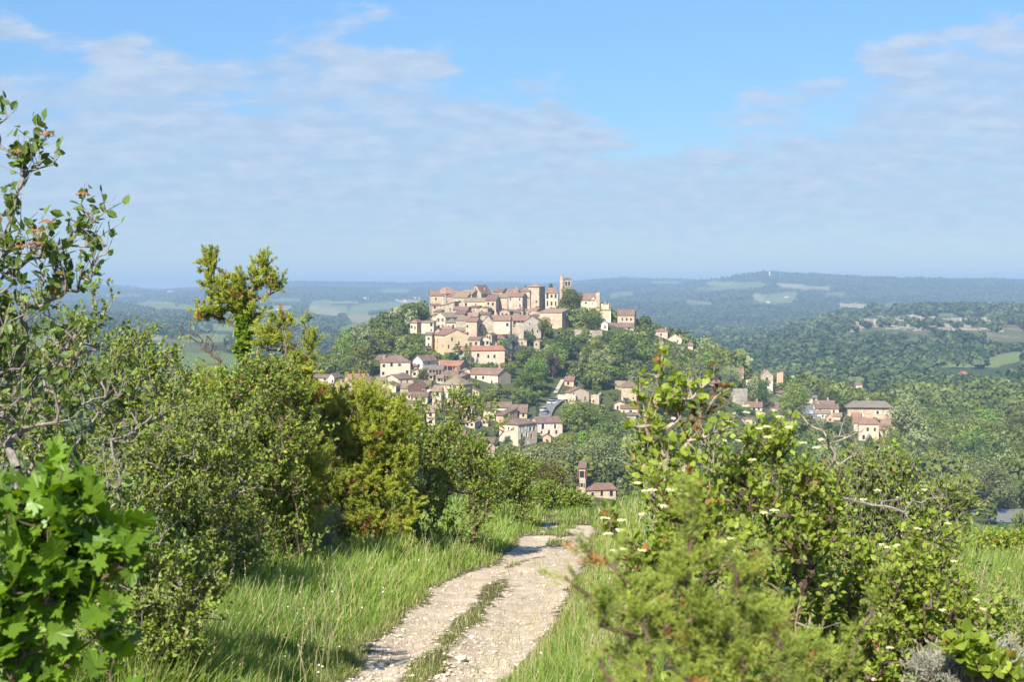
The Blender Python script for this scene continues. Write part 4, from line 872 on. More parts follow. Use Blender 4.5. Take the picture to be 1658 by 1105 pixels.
    wall('garden_wall', [(562, 606, 545), (580, 604, 548), (607, 603, 552)], 1.6, .5, 'stone_tan', 'stone garden wall above the orange roofs at the left')
    wall('roadside_wall', [(898, 683, 480), (906, 672, 492), (914, 664, 502)], 1.0, .4, 'stone_tan', 'low stone wall along the road with parked cars')
    wall('terrace_wall', [(1183, 646, 575), (1196, 647, 575), (1210, 646, 576)], 4.2, .7, 'stone_grey', 'old stone terrace wall under the spur hamlet')
    wall('rampart_wall', [(835, 545, 612), (848, 545, 612)], 6.0, .7, 'stone_tan', 'tall wall under the covered terrace, overgrown with ivy')
    wall('garden_terrace', [(860, 512, 665), (876, 512, 665)], 2, .6, 'stone_gold', 'small garden wall at the foot of the keep')
    wall('town_wall', [(915, 509, 668), (942, 509, 668)], 2.4, .6, 'stone_grey', 'dark hedged town wall below the round tree')
    # cliff outcrop at the left end
    rr = np.random.default_rng(5)
    mb = MB()
    def rock(cx_, cy_, w_, h_, d):
        X0, Z0 = X_of(cx_, d), Z_of(cy_, d); a = w_ / F * d / 2; b = h_ / F * d / 2
        n = 9; ring = []
        for j, v in enumerate(np.linspace(-1.3, 1, 7)):
            r = a * (1 - .25 * max(v, 0) ** 2)
            ring.append([(X0 + r * math.cos(t) * rr.uniform(.75, 1.1), d + r * .8 * math.sin(t) * rr.uniform(.8, 1.1), Z0 + b * v + rr.uniform(-.3, .3)) for t in np.linspace(0, 2 * math.pi, n, endpoint=False)])
        for A, B in zip(ring, ring[1:]):
            for k in range(n): mb.poly([A[k], A[(k + 1) % n], B[(k + 1) % n], B[k]])
        mb.poly(ring[-1])
    rock(637, 534, 11, 28, 640); rock(645, 527, 8, 10, 642); rock(634, 548, 10, 16, 636)
    o = mb.build('rock_outcrop', 'cliff_rock'); tag(o, 'pale limestone outcrop jutting from the woods at the left end of the hill', 'rock')
    mb = MB(); rock(592, 576, 9, 9, 570); rock(651, 560, 10, 5, 600)
    o = mb.build('rock_outcrop', 'cliff_rock'); tag(o, 'smaller pale rocks half buried in the wood left of the hill', 'rock')
def fill_town():
    rr = random.Random(21)
    def go(n, poly, lo, hi, walls, roofs, lab, grp, top):
        k = 0
        for _ in range(900):
            if k >= n: break
            x = rr.uniform(poly[0], poly[1]); yb = rr.uniform(poly[2], poly[3]); w = rr.uniform(8, 17); d = hit(x, yb, lo, hi)
            X = X_of(x, d); R_ = w / F * d * .45
            if any((X - f[0]) ** 2 + (d + 3 - f[1]) ** 2 < (R_ + f[2] * .72) ** 2 for f in FOOT): continue
            hgt = rr.uniform(*top); side = rr.choice([-6, 6, 5, -4, 8])
            ye = yb - hgt; yr = ye - rr.uniform(2.5, 5)
            if any(a < x + w / 2 and b > x - w / 2 and d < dd and (yr < y1 - (y1 - y0) * .55) for (a, b, y0, y1, dd) in RECTS): continue
            if any((c_[0] - X) ** 2 + (c_[1] - d - 3) ** 2 < (c_[2] + R_) ** 2 for c_ in CLEAR): continue
            house(x - w / 2, x + w / 2, yb, ye, yr, side, rr.choice('ggsffh'), rr.choice(walls), rr.choice(roofs), (rr.choice([1, 2, 2, 3]), 1 if hgt < 14 else 2), (1, 1), lab, d=d, group=grp, dep=7); k += 1
        return k
    print('fill', go(34, (698, 872, 500, 566), 560, 720, [ST, ST, SG, CR, SY], [RB, RR, RT, RP, RB], 'small plain stone house squeezed among the packed roofs of the upper town', 'small houses packed in the upper town', (9, 15)))
    print('fill', go(24, (585, 760, 606, 668), 440, 580, [CR, ST, CR, SG], [RB, RR, RP, RT], 'small plain house squeezed among the rows of the lower town', 'small houses packed in the lower town', (7, 12)))
    print('fill', go(10, (690, 800, 672, 735), 385, 500, [CR, ST, CR], [RB, RP, RT], 'small plain house at the foot of the lower town behind the shrubs', 'small houses at the foot of the lower town', (8, 12)))
    print('fill', go(4, (1150, 1300, 628, 690), 500, 640, [CR, CR, ST], [RB, RR, RT], 'small plain house scattered around the spur hamlet', 'small houses of the spur hamlet', (6, 10)))
build_village()
def build_cliff():
    rr = np.random.default_rng(8); mb = MB()
    for (p0, p1, y0, y1, h) in ((1392, 1480, 523, 519, 11), (1440, 1640, 521, 524, 10), (1400, 1560, 530, 530, 6), (1372, 1400, 530, 524, 7), (1480, 1620, 536, 534, 4)):
        px = p0
        while px < p1:
            w = rr.uniform(4, 13); t = (px - p0) / (p1 - p0); py = y0 + (y1 - y0) * t + rr.normal() * 1.4
            if vnoise(np.array([px / 13.]), np.array([y0 / 5.]))[0] > -.52:
                d = hit(px, py, 1500, 2300); X0, X1 = X_of(px, d), X_of(px + w, d); z = float(tz((X0 + X1) / 2, d)); hh = h * rr.uniform(.45, 1.1) * .85
                n = 5; w2 = (X1 - X0) * .25; top = [(X0 - w2 + (X1 - X0 + 2 * w2) * k / n, d + rr.uniform(0, 6), z + hh * (.35 + .65 * math.sin(math.pi * (k + .5) / (n + 1))) * rr.uniform(.75, 1.05)) for k in range(n + 1)]; bot = [(p[0] + rr.normal() * .5, p[1] - rr.uniform(1, 5), z - 8) for p in top]
                bk = [(p[0], p[1] + 14, z + hh * .8) for p in top]
                for k in range(n): mb.poly([bot[k], bot[k + 1], top[k + 1], top[k]]); mb.poly([top[k], top[k + 1], bk[k + 1], bk[k]])
            px += w * rr.uniform(.8, 1.3)
    o = mb.build('cliff', 'cliff_far'); tag(o, kind='structure')
wallmat('cliff_far', (.42, .36, .27), (.24, .21, .155), .8)
build_cliff()
# ------------------------------------------------------------------ roads and lanes
def strip(name, pts, w, mat, dz=.12):
    """ribbon draped over the terrain through photo points given with distance"""
    P = []
    for (a, b) in zip(pts, pts[1:]):
        for t in np.linspace(0, 1, 8, endpoint=False): P.append([a[k] + (b[k] - a[k]) * t for k in range(2)])
    P.append(list(pts[-1])); P = np.array(P); T = unit(np.gradient(P, axis=0)); Nn = np.c_[-T[:, 1], T[:, 0]]
    V = []
    us = np.linspace(-.5, .5, 5)
    for p, n in zip(P, Nn):
        zc = float(np.max(tz(p[0] + n[0] * w * us, p[1] + n[1] * w * us)))
        for u in us: V.append((p[0] + n[0] * w * u, p[1] + n[1] * w * u, zc + dz))
        CLEAR.append((p[0], p[1], w * .5 + 1.5))
    V = np.array(V); nc = 5; i = (np.arange(len(P) - 1)[:, None] * nc + np.arange(nc - 1)[None]).ravel()
    o = mesh_from(name, V, np.c_[i, i + 1, i + nc + 1, i + nc], 4, mat, smooth=True); tag(o, kind='structure'); return o
def wp(px, py, lo=440, hi=760): d = hit(px, py, lo, hi); return (X_of(px, d), d)
strip('road', [wp(876, 690), wp(880, 680), wp(884, 671), wp(889, 662), wp(897, 655), wp(905, 650), wp(912, 642)], 4.4, 'asphalt')
strip('lane', [wp(899, 638), wp(902, 632), wp(908, 622), wp(911, 616)], 1.5, 'dirt_track')
strip('path', [wp(925, 610), wp(932, 603), wp(940, 596)], 1.3, 'dirt_track')
strip('street', [wp(1322, 690), wp(1318, 682), wp(1313, 672), wp(1309, 664), wp(1303, 657)], 6.5, 'asphalt')
strip('parking_area', [(X_of(1600, 402), 402), (X_of(1640, 400), 400), (X_of(1700, 398), 398), (X_of(1800, 396), 396)], 26, 'asphalt', .3)
def car(px, py, body, label, rz, d=None, lo=440, hi=760, van=False):
    if d is None: d = hit(px, py, lo, hi)
    X0 = X_of(px, d); root = empty('parked_van' if van else 'parked_car', (X0, d, float(tz(X0, d)) + .25)); root.rotation_euler = (0, 0, rz)
    tag(root, label, 'van' if van else 'car', 'vehicles parked in the village')
    L, W = (5.2, 2.0) if van else (4.2, 1.75); hb = 1.0 if van else .85; ht = 2.1 if van else 1.45
    def loft(sec, name, mat, par):
        mb = MB()   # sec: list of (x, halfwidth, z0, z1)
        for (x0, w0, a0, b0), (x1, w1, a1, b1) in zip(sec, sec[1:]):
            A = [(x0, -w0, a0), (x0, w0, a0), (x0, w0 * .93, b0), (x0, -w0 * .93, b0)]; B = [(x1, -w1, a1), (x1, w1, a1), (x1, w1 * .93, b1), (x1, -w1 * .93, b1)]
            for k in range(4): mb.poly([A[k], B[k], B[(k + 1) % 4], A[(k + 1) % 4]])
        for s_ in (sec[0], sec[-1]): mb.poly([(s_[0], -s_[1], s_[2]), (s_[0], s_[1], s_[2]), (s_[0], s_[1] * .93, s_[3]), (s_[0], -s_[1] * .93, s_[3])])
        return mb.build(name, mat, par)
    h = L / 2; w = W / 2
    b = loft([(-h, w * .85, .35, .7), (-h + .15, w, .25, hb), (-h + 1, w, .25, hb), (h - 1.2, w, .25, hb), (h - .2, w * .95, .28, hb * .8), (h, w * .8, .35, .6)], 'body', body, root)
    loft([(-h + .2, w * .86, hb, hb + .02), (-h + .6, w * .84, hb, ht), (h - (.9 if van else 2.0), w * .84, hb, ht - .03), (h - (.5 if van else 1.15), w * .86, hb, hb + .03)], 'cabin', 'window_pane', root)
    loft([(-h + .62, w * .8, ht, ht + .05), (h - (.95 if van else 2.05), w * .8, ht - .02, ht + .03)], 'roof', body, root)
    for sx in (-1, 1):
        for sy in (-1, 1):
            mb = MB(); n = 12; c = (sx * (h - .8), sy * (w - .1))
            for k in range(n):
                a0, a1 = 2 * math.pi * k / n, 2 * math.pi * (k + 1) / n; r = .32
                p = [(c[0] + r * math.cos(a), c[1] + s_, .32 + r * math.sin(a)) for a in (a0, a1) for s_ in (-.1, .12)]
                mb.poly([p[0], p[1], p[3], p[2]]); mb.poly([p[0], p[2], (c[0], c[1] - .1, .32)]); mb.poly([p[1], p[3], (c[0], c[1] + .12, .32)])
            mb.build('wheel', 'rubber', root)
    return root
car(881, 668, 'metal_white', 'white car parked on the road above the large cream block', 1.2)
car(885, 673, 'metal_grey', 'grey car parked nearest on the road above the large cream block', 1.2)
car(894.5, 656, 'metal_white', 'pale car parked higher up the road by the stone wall', .8)
car(899, 652, 'metal_grey', 'dark car parked highest up the road by the stone wall', .7)
car(1314, 673, 'metal_blue', 'blue van parked on the spur road beside the small white house', 1.35, van=True)
car(1316.5, 680, 'metal_white', 'white car with a dark windscreen in front of the blue van', 1.35)
car(931, 800, 'metal_blue', 'dark blue car parked at the foot of the narrow golden house', .1, d=322)
car(1583, 838, 'metal_grey', 'grey car under the big tree beside the parking area', .4, d=404)
car(1608, 836, 'metal_grey', 'dark car at the left edge of the parking area', 1.5, d=406)
car(1622, 835, 'metal_blue', 'dark blue car second from the left on the parking area', 1.5, d=407)

fill_town()
# ------------------------------------------------------------------ trees of the hill and the valley
LEAF_GAIN = 1.25
leafmat('leaf_mid', (.060, .088, .017), (.155, .190, .035), objvar=1, trans=.25, gloss=.15, rough=.6)
leafmat('leaf_dark', (.032, .056, .016), (.082, .120, .030), objvar=1, trans=.2, gloss=.15, rough=.6)
leafmat('leaf_bright', (.085, .125, .020), (.19, .25, .045), objvar=.8, trans=.25, gloss=.15, rough=.6)
leafmat('leaf_pale', (.10, .135, .045), (.28, .30, .13), objvar=.5, trans=.2, gloss=.1, rough=.7)
leafmat('leaf_olive', (.080, .10, .035), (.18, .20, .075), objvar=.6, trans=.2, gloss=.1, rough=.7)
leafmat('leaf_purple', (.030, .018, .020), (.075, .040, .040), trans=.15, gloss=.15, rough=.6)
leafmat('leaf_conifer', (.020, .048, .020), (.050, .095, .040), trans=.1, gloss=.1, rough=.7)
leafmat('leaf_greyfir', (.060, .075, .055), (.12, .14, .11), trans=.1, gloss=.1, rough=.7)
LEAF_GAIN = 1.15
leafmat('leaf_wood', (.032, .058, .020), (.120, .155, .055), trans=.15, gloss=.05, rough=.8)
barkmat('bark_tree', (.06, .05, .04), (.15, .125, .10), 3)
def quads(C, Nn, size, rng, aspect=1.0):
    n = len(C); A = unit(np.cross(Nn, rvec(n, rng))); B = np.cross(Nn, A)
    s = size[:, None] if np.ndim(size) else size
    return np.stack([C - A * s * .5, C - B * s * .5 * aspect, C + A * s * .5, C + B * s * .5 * aspect], 1).reshape(-1, 3)
def crown_pts(rng, n, shape='round', nl=16, jit=.36):
    """points and outward normals of leaf clumps in a unit crown (width 1, z 0..1)"""
    if shape == 'round':
        L = unit(rng.normal(size=(nl, 3))) * rng.uniform(.18, .36, (nl, 1)); L[:, 2] = L[:, 2] * 1.15 + .56; R = rng.uniform(.13, .23, nl)
        L = np.r_[L, [[0, 0, .52]]]; R = np.r_[R, .3]
    elif shape == 'tall':
        z = rng.uniform(.15, .9, nl); r = .32 * np.sqrt(np.clip(1 - (z * 1.9 - .95) ** 2, .05, 1)); a = rng.uniform(0, 6.28, nl)
        L = np.c_[r * np.cos(a), r * np.sin(a), z]; R = rng.uniform(.12, .2, nl)
    elif shape == 'cone':
        z = np.repeat(np.linspace(.12, .95, 9), 5)[:45]; r = .44 * (1 - z) ** .85; a = rng.uniform(0, 6.28, len(z))
        L = np.c_[r * np.cos(a), r * np.sin(a), z + rng.uniform(-.03, .03, len(z))]; R = .05 + .11 * (1 - z)
    elif shape == 'column':
        z = np.linspace(.06, .94, 18); a = rng.uniform(0, 6.28, 18); r = .2 * np.sqrt(np.clip(1 - (z * 2 - 1) ** 4, 0, 1))
        L = np.c_[r * np.cos(a), r * np.sin(a), z]; R = np.full(18, .24) * (1 - .5 * z)
    k = rng.choice(len(L), n, p=(R ** 2) / (R ** 2).sum())
    d = unit(rng.normal(size=(n, 3))); flat = .38 if shape == 'cone' else (.8 if shape != 'column' else .5)
    P = L[k] + d * R[k][:, None] * rng.uniform(.75, 1.12, (n, 1)) * [1, 1, flat]
    return P, unit(d + rng.normal(size=(n, 3)) * jit), (k * .618) % 1
def trunk_mesh(rng, name):
    segs = []
    top = np.array([rng.uniform(-.04, .04), rng.uniform(-.04, .04), .55]); segs.append(([0, 0, -.12], [0, 0, .2], .035, .028)); segs.append(([0, 0, .2], top, .028, .012))
    for k in range(5):
        a = rng.uniform(0, 6.28); z = rng.uniform(.18, .4); segs.append(([0, 0, z], [.3 * math.cos(a), .3 * math.sin(a), z + rng.uniform(.15, .35)], .014, .004))
    V, Fc = tubes(np.array([s[0] for s in segs], float), np.array([s[1] for s in segs], float), np.array([s[2] for s in segs]), np.array([s[3] for s in segs]), 6)
    return V, Fc
def tubes(P0, P1, r0, r1, k=4):
    n = len(P0); d = unit(P1 - P0); ref = np.where(np.abs(d[:, 2:3]) > .9, [[1, 0, 0]], [[0, 0, 1]])
    A = unit(np.cross(d, ref)); B = np.cross(d, A); t = np.arange(k) * 2 * np.pi / k
    c, s = np.cos(t)[None, :, None], np.sin(t)[None, :, None]; ring = A[:, None] * c + B[:, None] * s
    V = np.concatenate([P0[:, None] + ring * np.asarray(r0)[:, None, None], P1[:, None] + ring * np.asarray(r1)[:, None, None]], 1)
    i = np.arange(k); j = (i + 1) % k; f = np.stack([i, j, j + k, i + k], 1)
    return V.reshape(-1, 3), (f[None] + (np.arange(n) * 2 * k)[:, None, None]).reshape(-1, 4)
PROTO = {}
def proto(kind, var):
    key = (kind, var)
    if key in PROTO: return PROTO[key]
    mat, shape, nq, sz, nl = KIND[kind]; rng = np.random.default_rng(hash(kind) % 1000 + var * 13 if False else sum(map(ord, kind)) + var * 13)
    P, Nn, kk = crown_pts(rng, nq, shape, nl + int(rng.integers(0, 6)))
    V = quads(P, Nn, rng.uniform(.6, 1.3, nq) * sz, rng)
    rnd = np.clip(kk * .5 + rng.random(nq) * .5, 0, .94)
    c = mesh_from('crown', V, np.arange(nq * 4), 4, mat, {'rnd': np.repeat(rnd, 4)})
    TV, TF = trunk_mesh(rng, kind); t = mesh_from('trunk', TV, TF, 4, 'bark_tree')
    COL.objects.unlink(c); COL.objects.unlink(t)
    PROTO[key] = (c, t); return PROTO[key]
KIND = {'mid': ('leaf_mid', 'round', 1500, .062, 17), 'dark': ('leaf_dark', 'round', 1500, .062, 15), 'bright': ('leaf_bright', 'round', 1500, .062, 18),
        'pale': ('leaf_pale', 'round', 1500, .060, 20), 'olive': ('leaf_olive', 'round', 1500, .060, 18), 'purple': ('leaf_purple', 'tall', 1200, .07, 15),
        'tall': ('leaf_mid', 'tall', 1500, .06, 20), 'cedar': ('leaf_conifer', 'cone', 2600, .05, 16), 'greyfir': ('leaf_greyfir', 'tall', 1500, .05, 22), 'cypress': ('leaf_conifer', 'column', 900, .16, 18),
        'bigolive': ('leaf_olive', 'round', 9000, .030, 42), 'bigmid': ('leaf_bright', 'round', 6000, .034, 30), 'bigdark': ('leaf_mid', 'round', 5000, .036, 24), 'bigpale': ('leaf_pale', 'round', 4000, .04, 26)}
NAMES = {'cedar': 'cedar_tree', 'greyfir': 'pine_tree', 'cypress': 'cypress_tree', 'purple': 'copper_beech', 'pale': 'acacia_tree', 'bigpale': 'acacia_tree'}
def tree(kind, x, y, z, h, w, label, group=None, rng=random):
    c0, t0 = proto(kind, rng.randrange(4) if not kind.startswith('big') else rng.randrange(2))
    r = empty(NAMES.get(kind, 'broadleaf_tree'), (x, y, z)); tag(r, label, 'tree', group)
    rz = rng.uniform(0, 6.28)
    for s in (c0, t0):
        o = s.copy(); COL.objects.link(o); o.parent = r; o.scale = (w, w, h); o.rotation_euler = (0, 0, rz)
SPECIAL = [
 (923, 500, 462, 40, 'bigdark', 'large round dark tree hiding the foot of the church tower', 672),
 (961, 531, 497, 34, 'bigdark', 'big dense tree on the terrace below the cream house by the church', 640),
 (740, 592, 556, 32, 'cedar', 'dark green cedar standing before the big golden gabled house', 545),
 (828, 582, 538, 26, 'greyfir', 'greyish pine in front of the blue shuttered cream house', 565),
 (895, 599, 568, 21, 'purple', 'dark purple copper beech standing out in the green wood', 545),
 (870, 679, 654, 6, 'cypress', 'slim dark cypress at the bend of the road with parked cars', 472),
 (849, 511, 497, 6, 'cypress', 'small cypress against the golden block by the keep', 655),
 (881, 546, 510, 24, 'mid', 'green tree between the grey gable and the long blank golden building', 620),
 (838, 476, 459, 20, 'olive', 'left one of two light green trees on the skyline behind the summit roofs', 735),
 (851, 475, 461, 14, 'mid', 'right one of two light green trees on the skyline behind the summit roofs', 730),
 (892, 478, 462, 14, 'dark', 'tree crown between the keep roof and the church tower', 720),
 (933, 712, 650, 72, 'bigmid', 'great round bright green tree right of the cream shuttered house', 462),
 (917, 742, 698, 46, 'bigdark', 'round bushy tree below the little orange shed', 440),
 (903, 800, 712, 112, 'bigolive', 'left one of two huge grey green trees at the foot of the hill', 352),
 (987, 798, 708, 88, 'bigolive', 'right one of two huge grey green trees at the foot of the hill', 356),
 (659, 584, 541, 54, 'bigdark', 'dark spreading tree beside the thin cream house with the balcony', 585),
 (617, 582, 546, 36, 'dark', 'dark tree below the limestone outcrop', 590),
 (668, 520, 503, 34, 'dark', 'dark tree crown on the crest left of the rampart house', 665),
 (650, 524, 508, 20, 'mid', 'small tree on the crest above the limestone outcrop', 660),
 (540, 606, 576, 24, 'bright', 'light green tree behind the dark brown roof at the far left', 560),
 (686, 625, 596, 20, 'mid', 'small tree between the long barn and the yellow slate roofed house', 505),
 (1053, 658, 618, 34, 'bigpale', 'whitish blossoming acacia right of the square manor', 505),
 (1283, 668, 622, 52, 'bigmid', 'broad bright green tree above the long bungalow on the spur', 560),
 (1302, 655, 624, 26, 'pale', 'pale blossoming acacia behind the broad bright tree on the spur', 610),
 (1178, 655, 610, 15, 'tall', 'narrow dark green tree left of the square tower house on the spur', 562),
 (1182, 625, 590, 36, 'bigpale', 'creamy acacia beside the square tower house on the spur', 600),
 (1224, 640, 608, 26, 'pale', 'creamy acacia between the tower house and the chapel gable', 590),
 (1238, 650, 615, 24, 'tall', 'tall mid green tree below the chapel gable', 580),
 (1366, 716, 668, 30, 'cedar', 'dark pointed tree in front of the orange roof of the spur hamlet', 490),
 (1411, 717, 700, 14, 'mid', 'small round tree at the foot of the tall square cream house', 500),
 (1600, 836, 745, 88, 'bigolive', 'very large grey green tree beside the parking area', 412),
 (1548, 836, 778, 52, 'bigpale', 'frothy white blossoming tree left of the large parking area tree', 415),
 (1640, 836, 770, 50, 'bigdark', 'dark tree right behind the parking area', 425),
 (1472, 728, 640, 66, 'bigpale', 'tall domed tree with pale blossom right of the huge manor', 520),
 (1533, 640, 614, 26, 'pale', 'white blossoming tree alone in the dark valley wood', 1100),
 (1590, 645, 622, 34, 'pale', 'buff coloured tree crown in the valley wood on the right', 1050),
 (1444, 745, 690, 40, 'bigdark', 'leafy tree close to the right of the pinkish red roofed house', 485),
 (1620, 880, 845, 34, 'dark', 'small dark tree on the meadow below the parking area', 372),
 (758, 575, 555, 12, 'tall', 'slender tree against the wall of the long orange roofed house', 545),
 (858, 551, 536, 20, 'dark', 'dark bush tree under the grey stone gable', 600),
 (818, 560, 547, 26, 'bright', 'bright green tree below the blue shuttered house', 585),
 (786, 545, 535, 12, 'bright', 'tiny bright tree in the gap beside the balcony gable', 600),
 (728, 636, 606, 8, 'bright', 'thin bright tree in front of the white house under the loggia', 498),
 (822, 722, 706, 15, 'dark', 'rounded dark bush tree at the corner of the large cream block', 430),
 (845, 724, 708, 12, 'mid', 'leafy bush tree against the windowed side of the large cream block', 430),
 (778, 690, 640, 14, 'tall', 'tall narrow green tree between the stone mansion and the roadside cluster', 470),
]
def blocked(x, top, base, wpx, Y, slack=.3):
    for (a, b, yr, yb, d) in RECTS:
        if x + wpx * .42 > a and x - wpx * .42 < b and Y < d + 3:
            if top < yb - slack * (yb - yr) and base > yr: return True
    return False
def build_trees():
    rng = random.Random(11); R = np.random.default_rng(11)
    for (px, yb, yt, w, kind, lab, d) in SPECIAL:
        X = X_of(px, d); z = Z_of(yb, d); g = float(tz(X, d)); z = min(z, g + .5) if g < z else z
        h = Z_of(yt, d) - z
        tree(kind, X, d, z, h, w / F * d * 1.18, lab, rng=rng); FOOT.append((X, d, w / F * d * .3))
    # candidates everywhere on the slope and valley floor
    C = []
    sp = 6.3
    for Y in np.arange(300, 900, sp * .9):
        x0, x1 = X_of(-60, Y), X_of(1720, Y)
        n = int((x1 - x0) / sp)
        C.append(np.c_[x0 + (np.arange(n) + R.random(n)) * sp, Y + R.uniform(-2.5, 2.5, n)])
    C = np.concatenate(C); Z = tz(C[:, 0], C[:, 1])
    _, bare = cover(C[:, 0], C[:, 1], Z)
    dens = fbm(C[:, 0] / 30, C[:, 1] / 30, 3)
    px = CX + F * C[:, 0] / C[:, 1]; py = HZ - F * Z / C[:, 1]
    items = []
    clear = np.array(CLEAR + [f for f in FOOT if f[1] < 1200])
    for i in range(len(C)):
        if bare[i] and R.random() > .02: continue
        if py[i] > 900 or (px[i] < 480 and R.random() < .4): continue
        x, y = C[i]
        d2 = (clear[:, 0] - x) ** 2 + (clear[:, 1] - y) ** 2
        rr = R.random(); h = R.uniform(6.0, 12.0) * (1.1 if dens[i] > 0 else .85); w = h * R.uniform(.8, 1.15)
        ok = False
        for k in (1, .62, .38, .22):
            hh, ww = h * k, w * max(k, .42)
            if (d2 < (clear[:, 2] + ww * .3) ** 2).any(): continue
            if blocked(px[i], py[i] - hh / y * F, py[i], ww / y * F, y, .12 if k > .5 else .3): continue
            ok = True; break
        if not ok: continue
        n = dens[i] + R.normal() * .25
        kind = 'pale' if rr < .08 else 'olive' if rr < .20 else 'tall' if rr < .28 else ('bright' if n > .2 else 'mid' if n > -.22 else 'dark')
        items.append((px[i], py[i], x, y, Z[i], hh, ww, kind))
    vis = [t for t in items if 500 < t[0] < 1658 and t[1] < 850 and t[5] > 2.6 and not (t[3] > 700 and t[1] > 520)]
    # the ones that show largest: height in the picture
    vis.sort(key=lambda t: -(t[5] / t[3]) * (1 if t[1] < 790 else .5) * (1.25 if (t[0] < 1180 and t[1] < 700) else 1))
    ind = vis[:300 - len(SPECIAL)]; ids = {id(t) for t in ind}
    DESC = {'mid': 'mid green broadleaf tree', 'dark': 'dark green broadleaf tree', 'bright': 'bright green broadleaf tree', 'pale': 'pale blossoming acacia', 'olive': 'grey green broadleaf tree', 'tall': 'slender green tree'}
    for (a, b, x, y, z, h, w, kind) in ind:
        small = h < 4
        if a < 660: reg = 'on the left shoulder of the village hill'
        elif b < 560: reg = 'close under the summit houses'
        elif a < 830: reg = 'among the gardens of the lower town'
        elif a < 1010: reg = 'in the wood above the road' if b < 640 else 'below the road at the foot of the hill'
        elif a < 1180: reg = 'in the wood on the right flank of the hill' if b < 640 else 'in the hollow below the square manor'
        elif a < 1400: reg = 'around the spur hamlet'
        else: reg = 'in the valley wood right of the huge manor'
        lab = ('low ' if small else '') + DESC[kind] + ' ' + reg
        tree(kind, x, y, z - .2, h, w, lab, group=('low ' if small else '') + DESC[kind] + 's ' + reg, rng=rng)
    rest = [t for t in items if id(t) not in ids]
    V = []; RN = []
    base = [crown_pts(np.random.default_rng(50 + k), 330, 'round', 9, .22) for k in range(8)]
    tone = {'pale': .93, 'olive': .62, 'tall': .4, 'bright': .72, 'mid': .45, 'dark': .15}
    for (a, b, x, y, z, h, w, kind) in rest:
        if not (-60 < a < 1720): continue
        nq = 330 if y < 650 and a > 480 else 110
        P, Nn, kk = base[R.integers(8)]; P = P[:nq]; Nn = Nn[:nq]; th = R.uniform(0, 6.28); c, s = math.cos(th), math.sin(th)
        M = np.array([[c, -s, 0], [s, c, 0], [0, 0, 1]]); P = (P @ M.T) * [w, w, h] + [x, y, z - .3]
        V.append(quads(P, Nn @ M.T, R.uniform(.7, 1.3, nq) * (.12 if nq > 200 else .2) * (w + h) * .5, R)); RN.append(np.repeat(np.clip(tone[kind] + R.normal(size=nq) * .07 + R.normal() * .12, 0, 1), 4))
    V = np.concatenate(V); RN = np.concatenate(RN)
    m = leafmat('leaf_wood_near', (.052, .078, .017), (.175, .205, .045), odd=(.28, .30, .16), trans=.2, gloss=.1, rough=.7)
    o = mesh_from('woodland', V, np.arange(len(V)), 4, 'leaf_wood_near', {'rnd': RN}); tag(o, kind='stuff')
    # far woods: rough faceted crowns by the ten thousand, merged in two sheets of canopy
    def canopy(name, n, y0, y1, size, faces, seed, pw=1.0):
        qs = .30 if faces > 10 else .55
        Rr = np.random.default_rng(seed)
        Y = y0 * (y1 / y0) ** (Rr.random(n) ** pw); pxx = Rr.uniform(-80, 1740, n); X = X_of(pxx, Y); Z = tz(X, Y)
        _, bare = cover(X, Y, Z); den = fbm(X / 120, Y / 160, 3)
        keep = (bare < .5) & (den + Rr.random(n) * .5 > -.12) & ~(mesa(pxx, Y) & (Rr.random(n) < .68))
        # hedgerows and lone trees on the fields
        keep |= (bare > .5) & (np.abs(np.sin(X / 70 + fbm(X / 300, Y / 300, 2) * 3)) < .03)
        X, Y, Z, den = X[keep], Y[keep], Z[keep], den[keep]; n = len(X)
        s = size * (Y / y0) ** .35 * Rr.uniform(.6, 1.35, n)
        top = Z + s * .75
        hid = np.zeros(n, bool)
        qx = CX + F * X / Y; qy = HZ - F * top / Y
        for f in FIELDS:
            for q in (.35, .6, .85): hid |= (inell(qx, HZ - F * (Z + s * q) / Y, f) > 0) & (Y < f[6]) & (Y > 600)
        for f in ROCKY: hid |= (inell(qx, qy, f) > -1.2) & (Rr.random(n) < .93) & (Y < 2300)
        X, Y, Z, den, s = [q[~hid] for q in (X, Y, Z, den, s)]; n = len(X)
        U = crown_pts(Rr, faces * 6, 'round', 5, .18); idx = Rr.integers(0, faces * 6, (n, faces))
        P = U[0][idx] * s[:, None, None] * [1, 1, .72] + np.c_[X, Y, Z - .5][:, None]; Nn = U[1][idx].reshape(-1, 3)
        V = quads(P.reshape(-1, 3), Nn, np.repeat(s, faces) * Rr.uniform(.6, 1.2, n * faces) * qs, Rr)
        vs = 1 if faces > 10 else .5; rn = np.clip(.40 + den * .5 + Rr.normal(size=n) * .2 * vs + (Rr.random(n) < .04) * .4 * vs, 0, 1); rn = np.repeat(rn, faces) + Rr.normal(size=n * faces) * .03
        o = mesh_from(name, V, np.arange(len(V)), 4, 'leaf_wood', {'rnd': np.repeat(np.clip(rn, 0, 1), 4)}); tag(o, kind='stuff')
    canopy('valley_woods', 27000, 880, 2600, 12.0, 34, 1)
    canopy('far_woods', 90000, 2500, 9300, 9.0, 7, 2, .8)
build_trees()
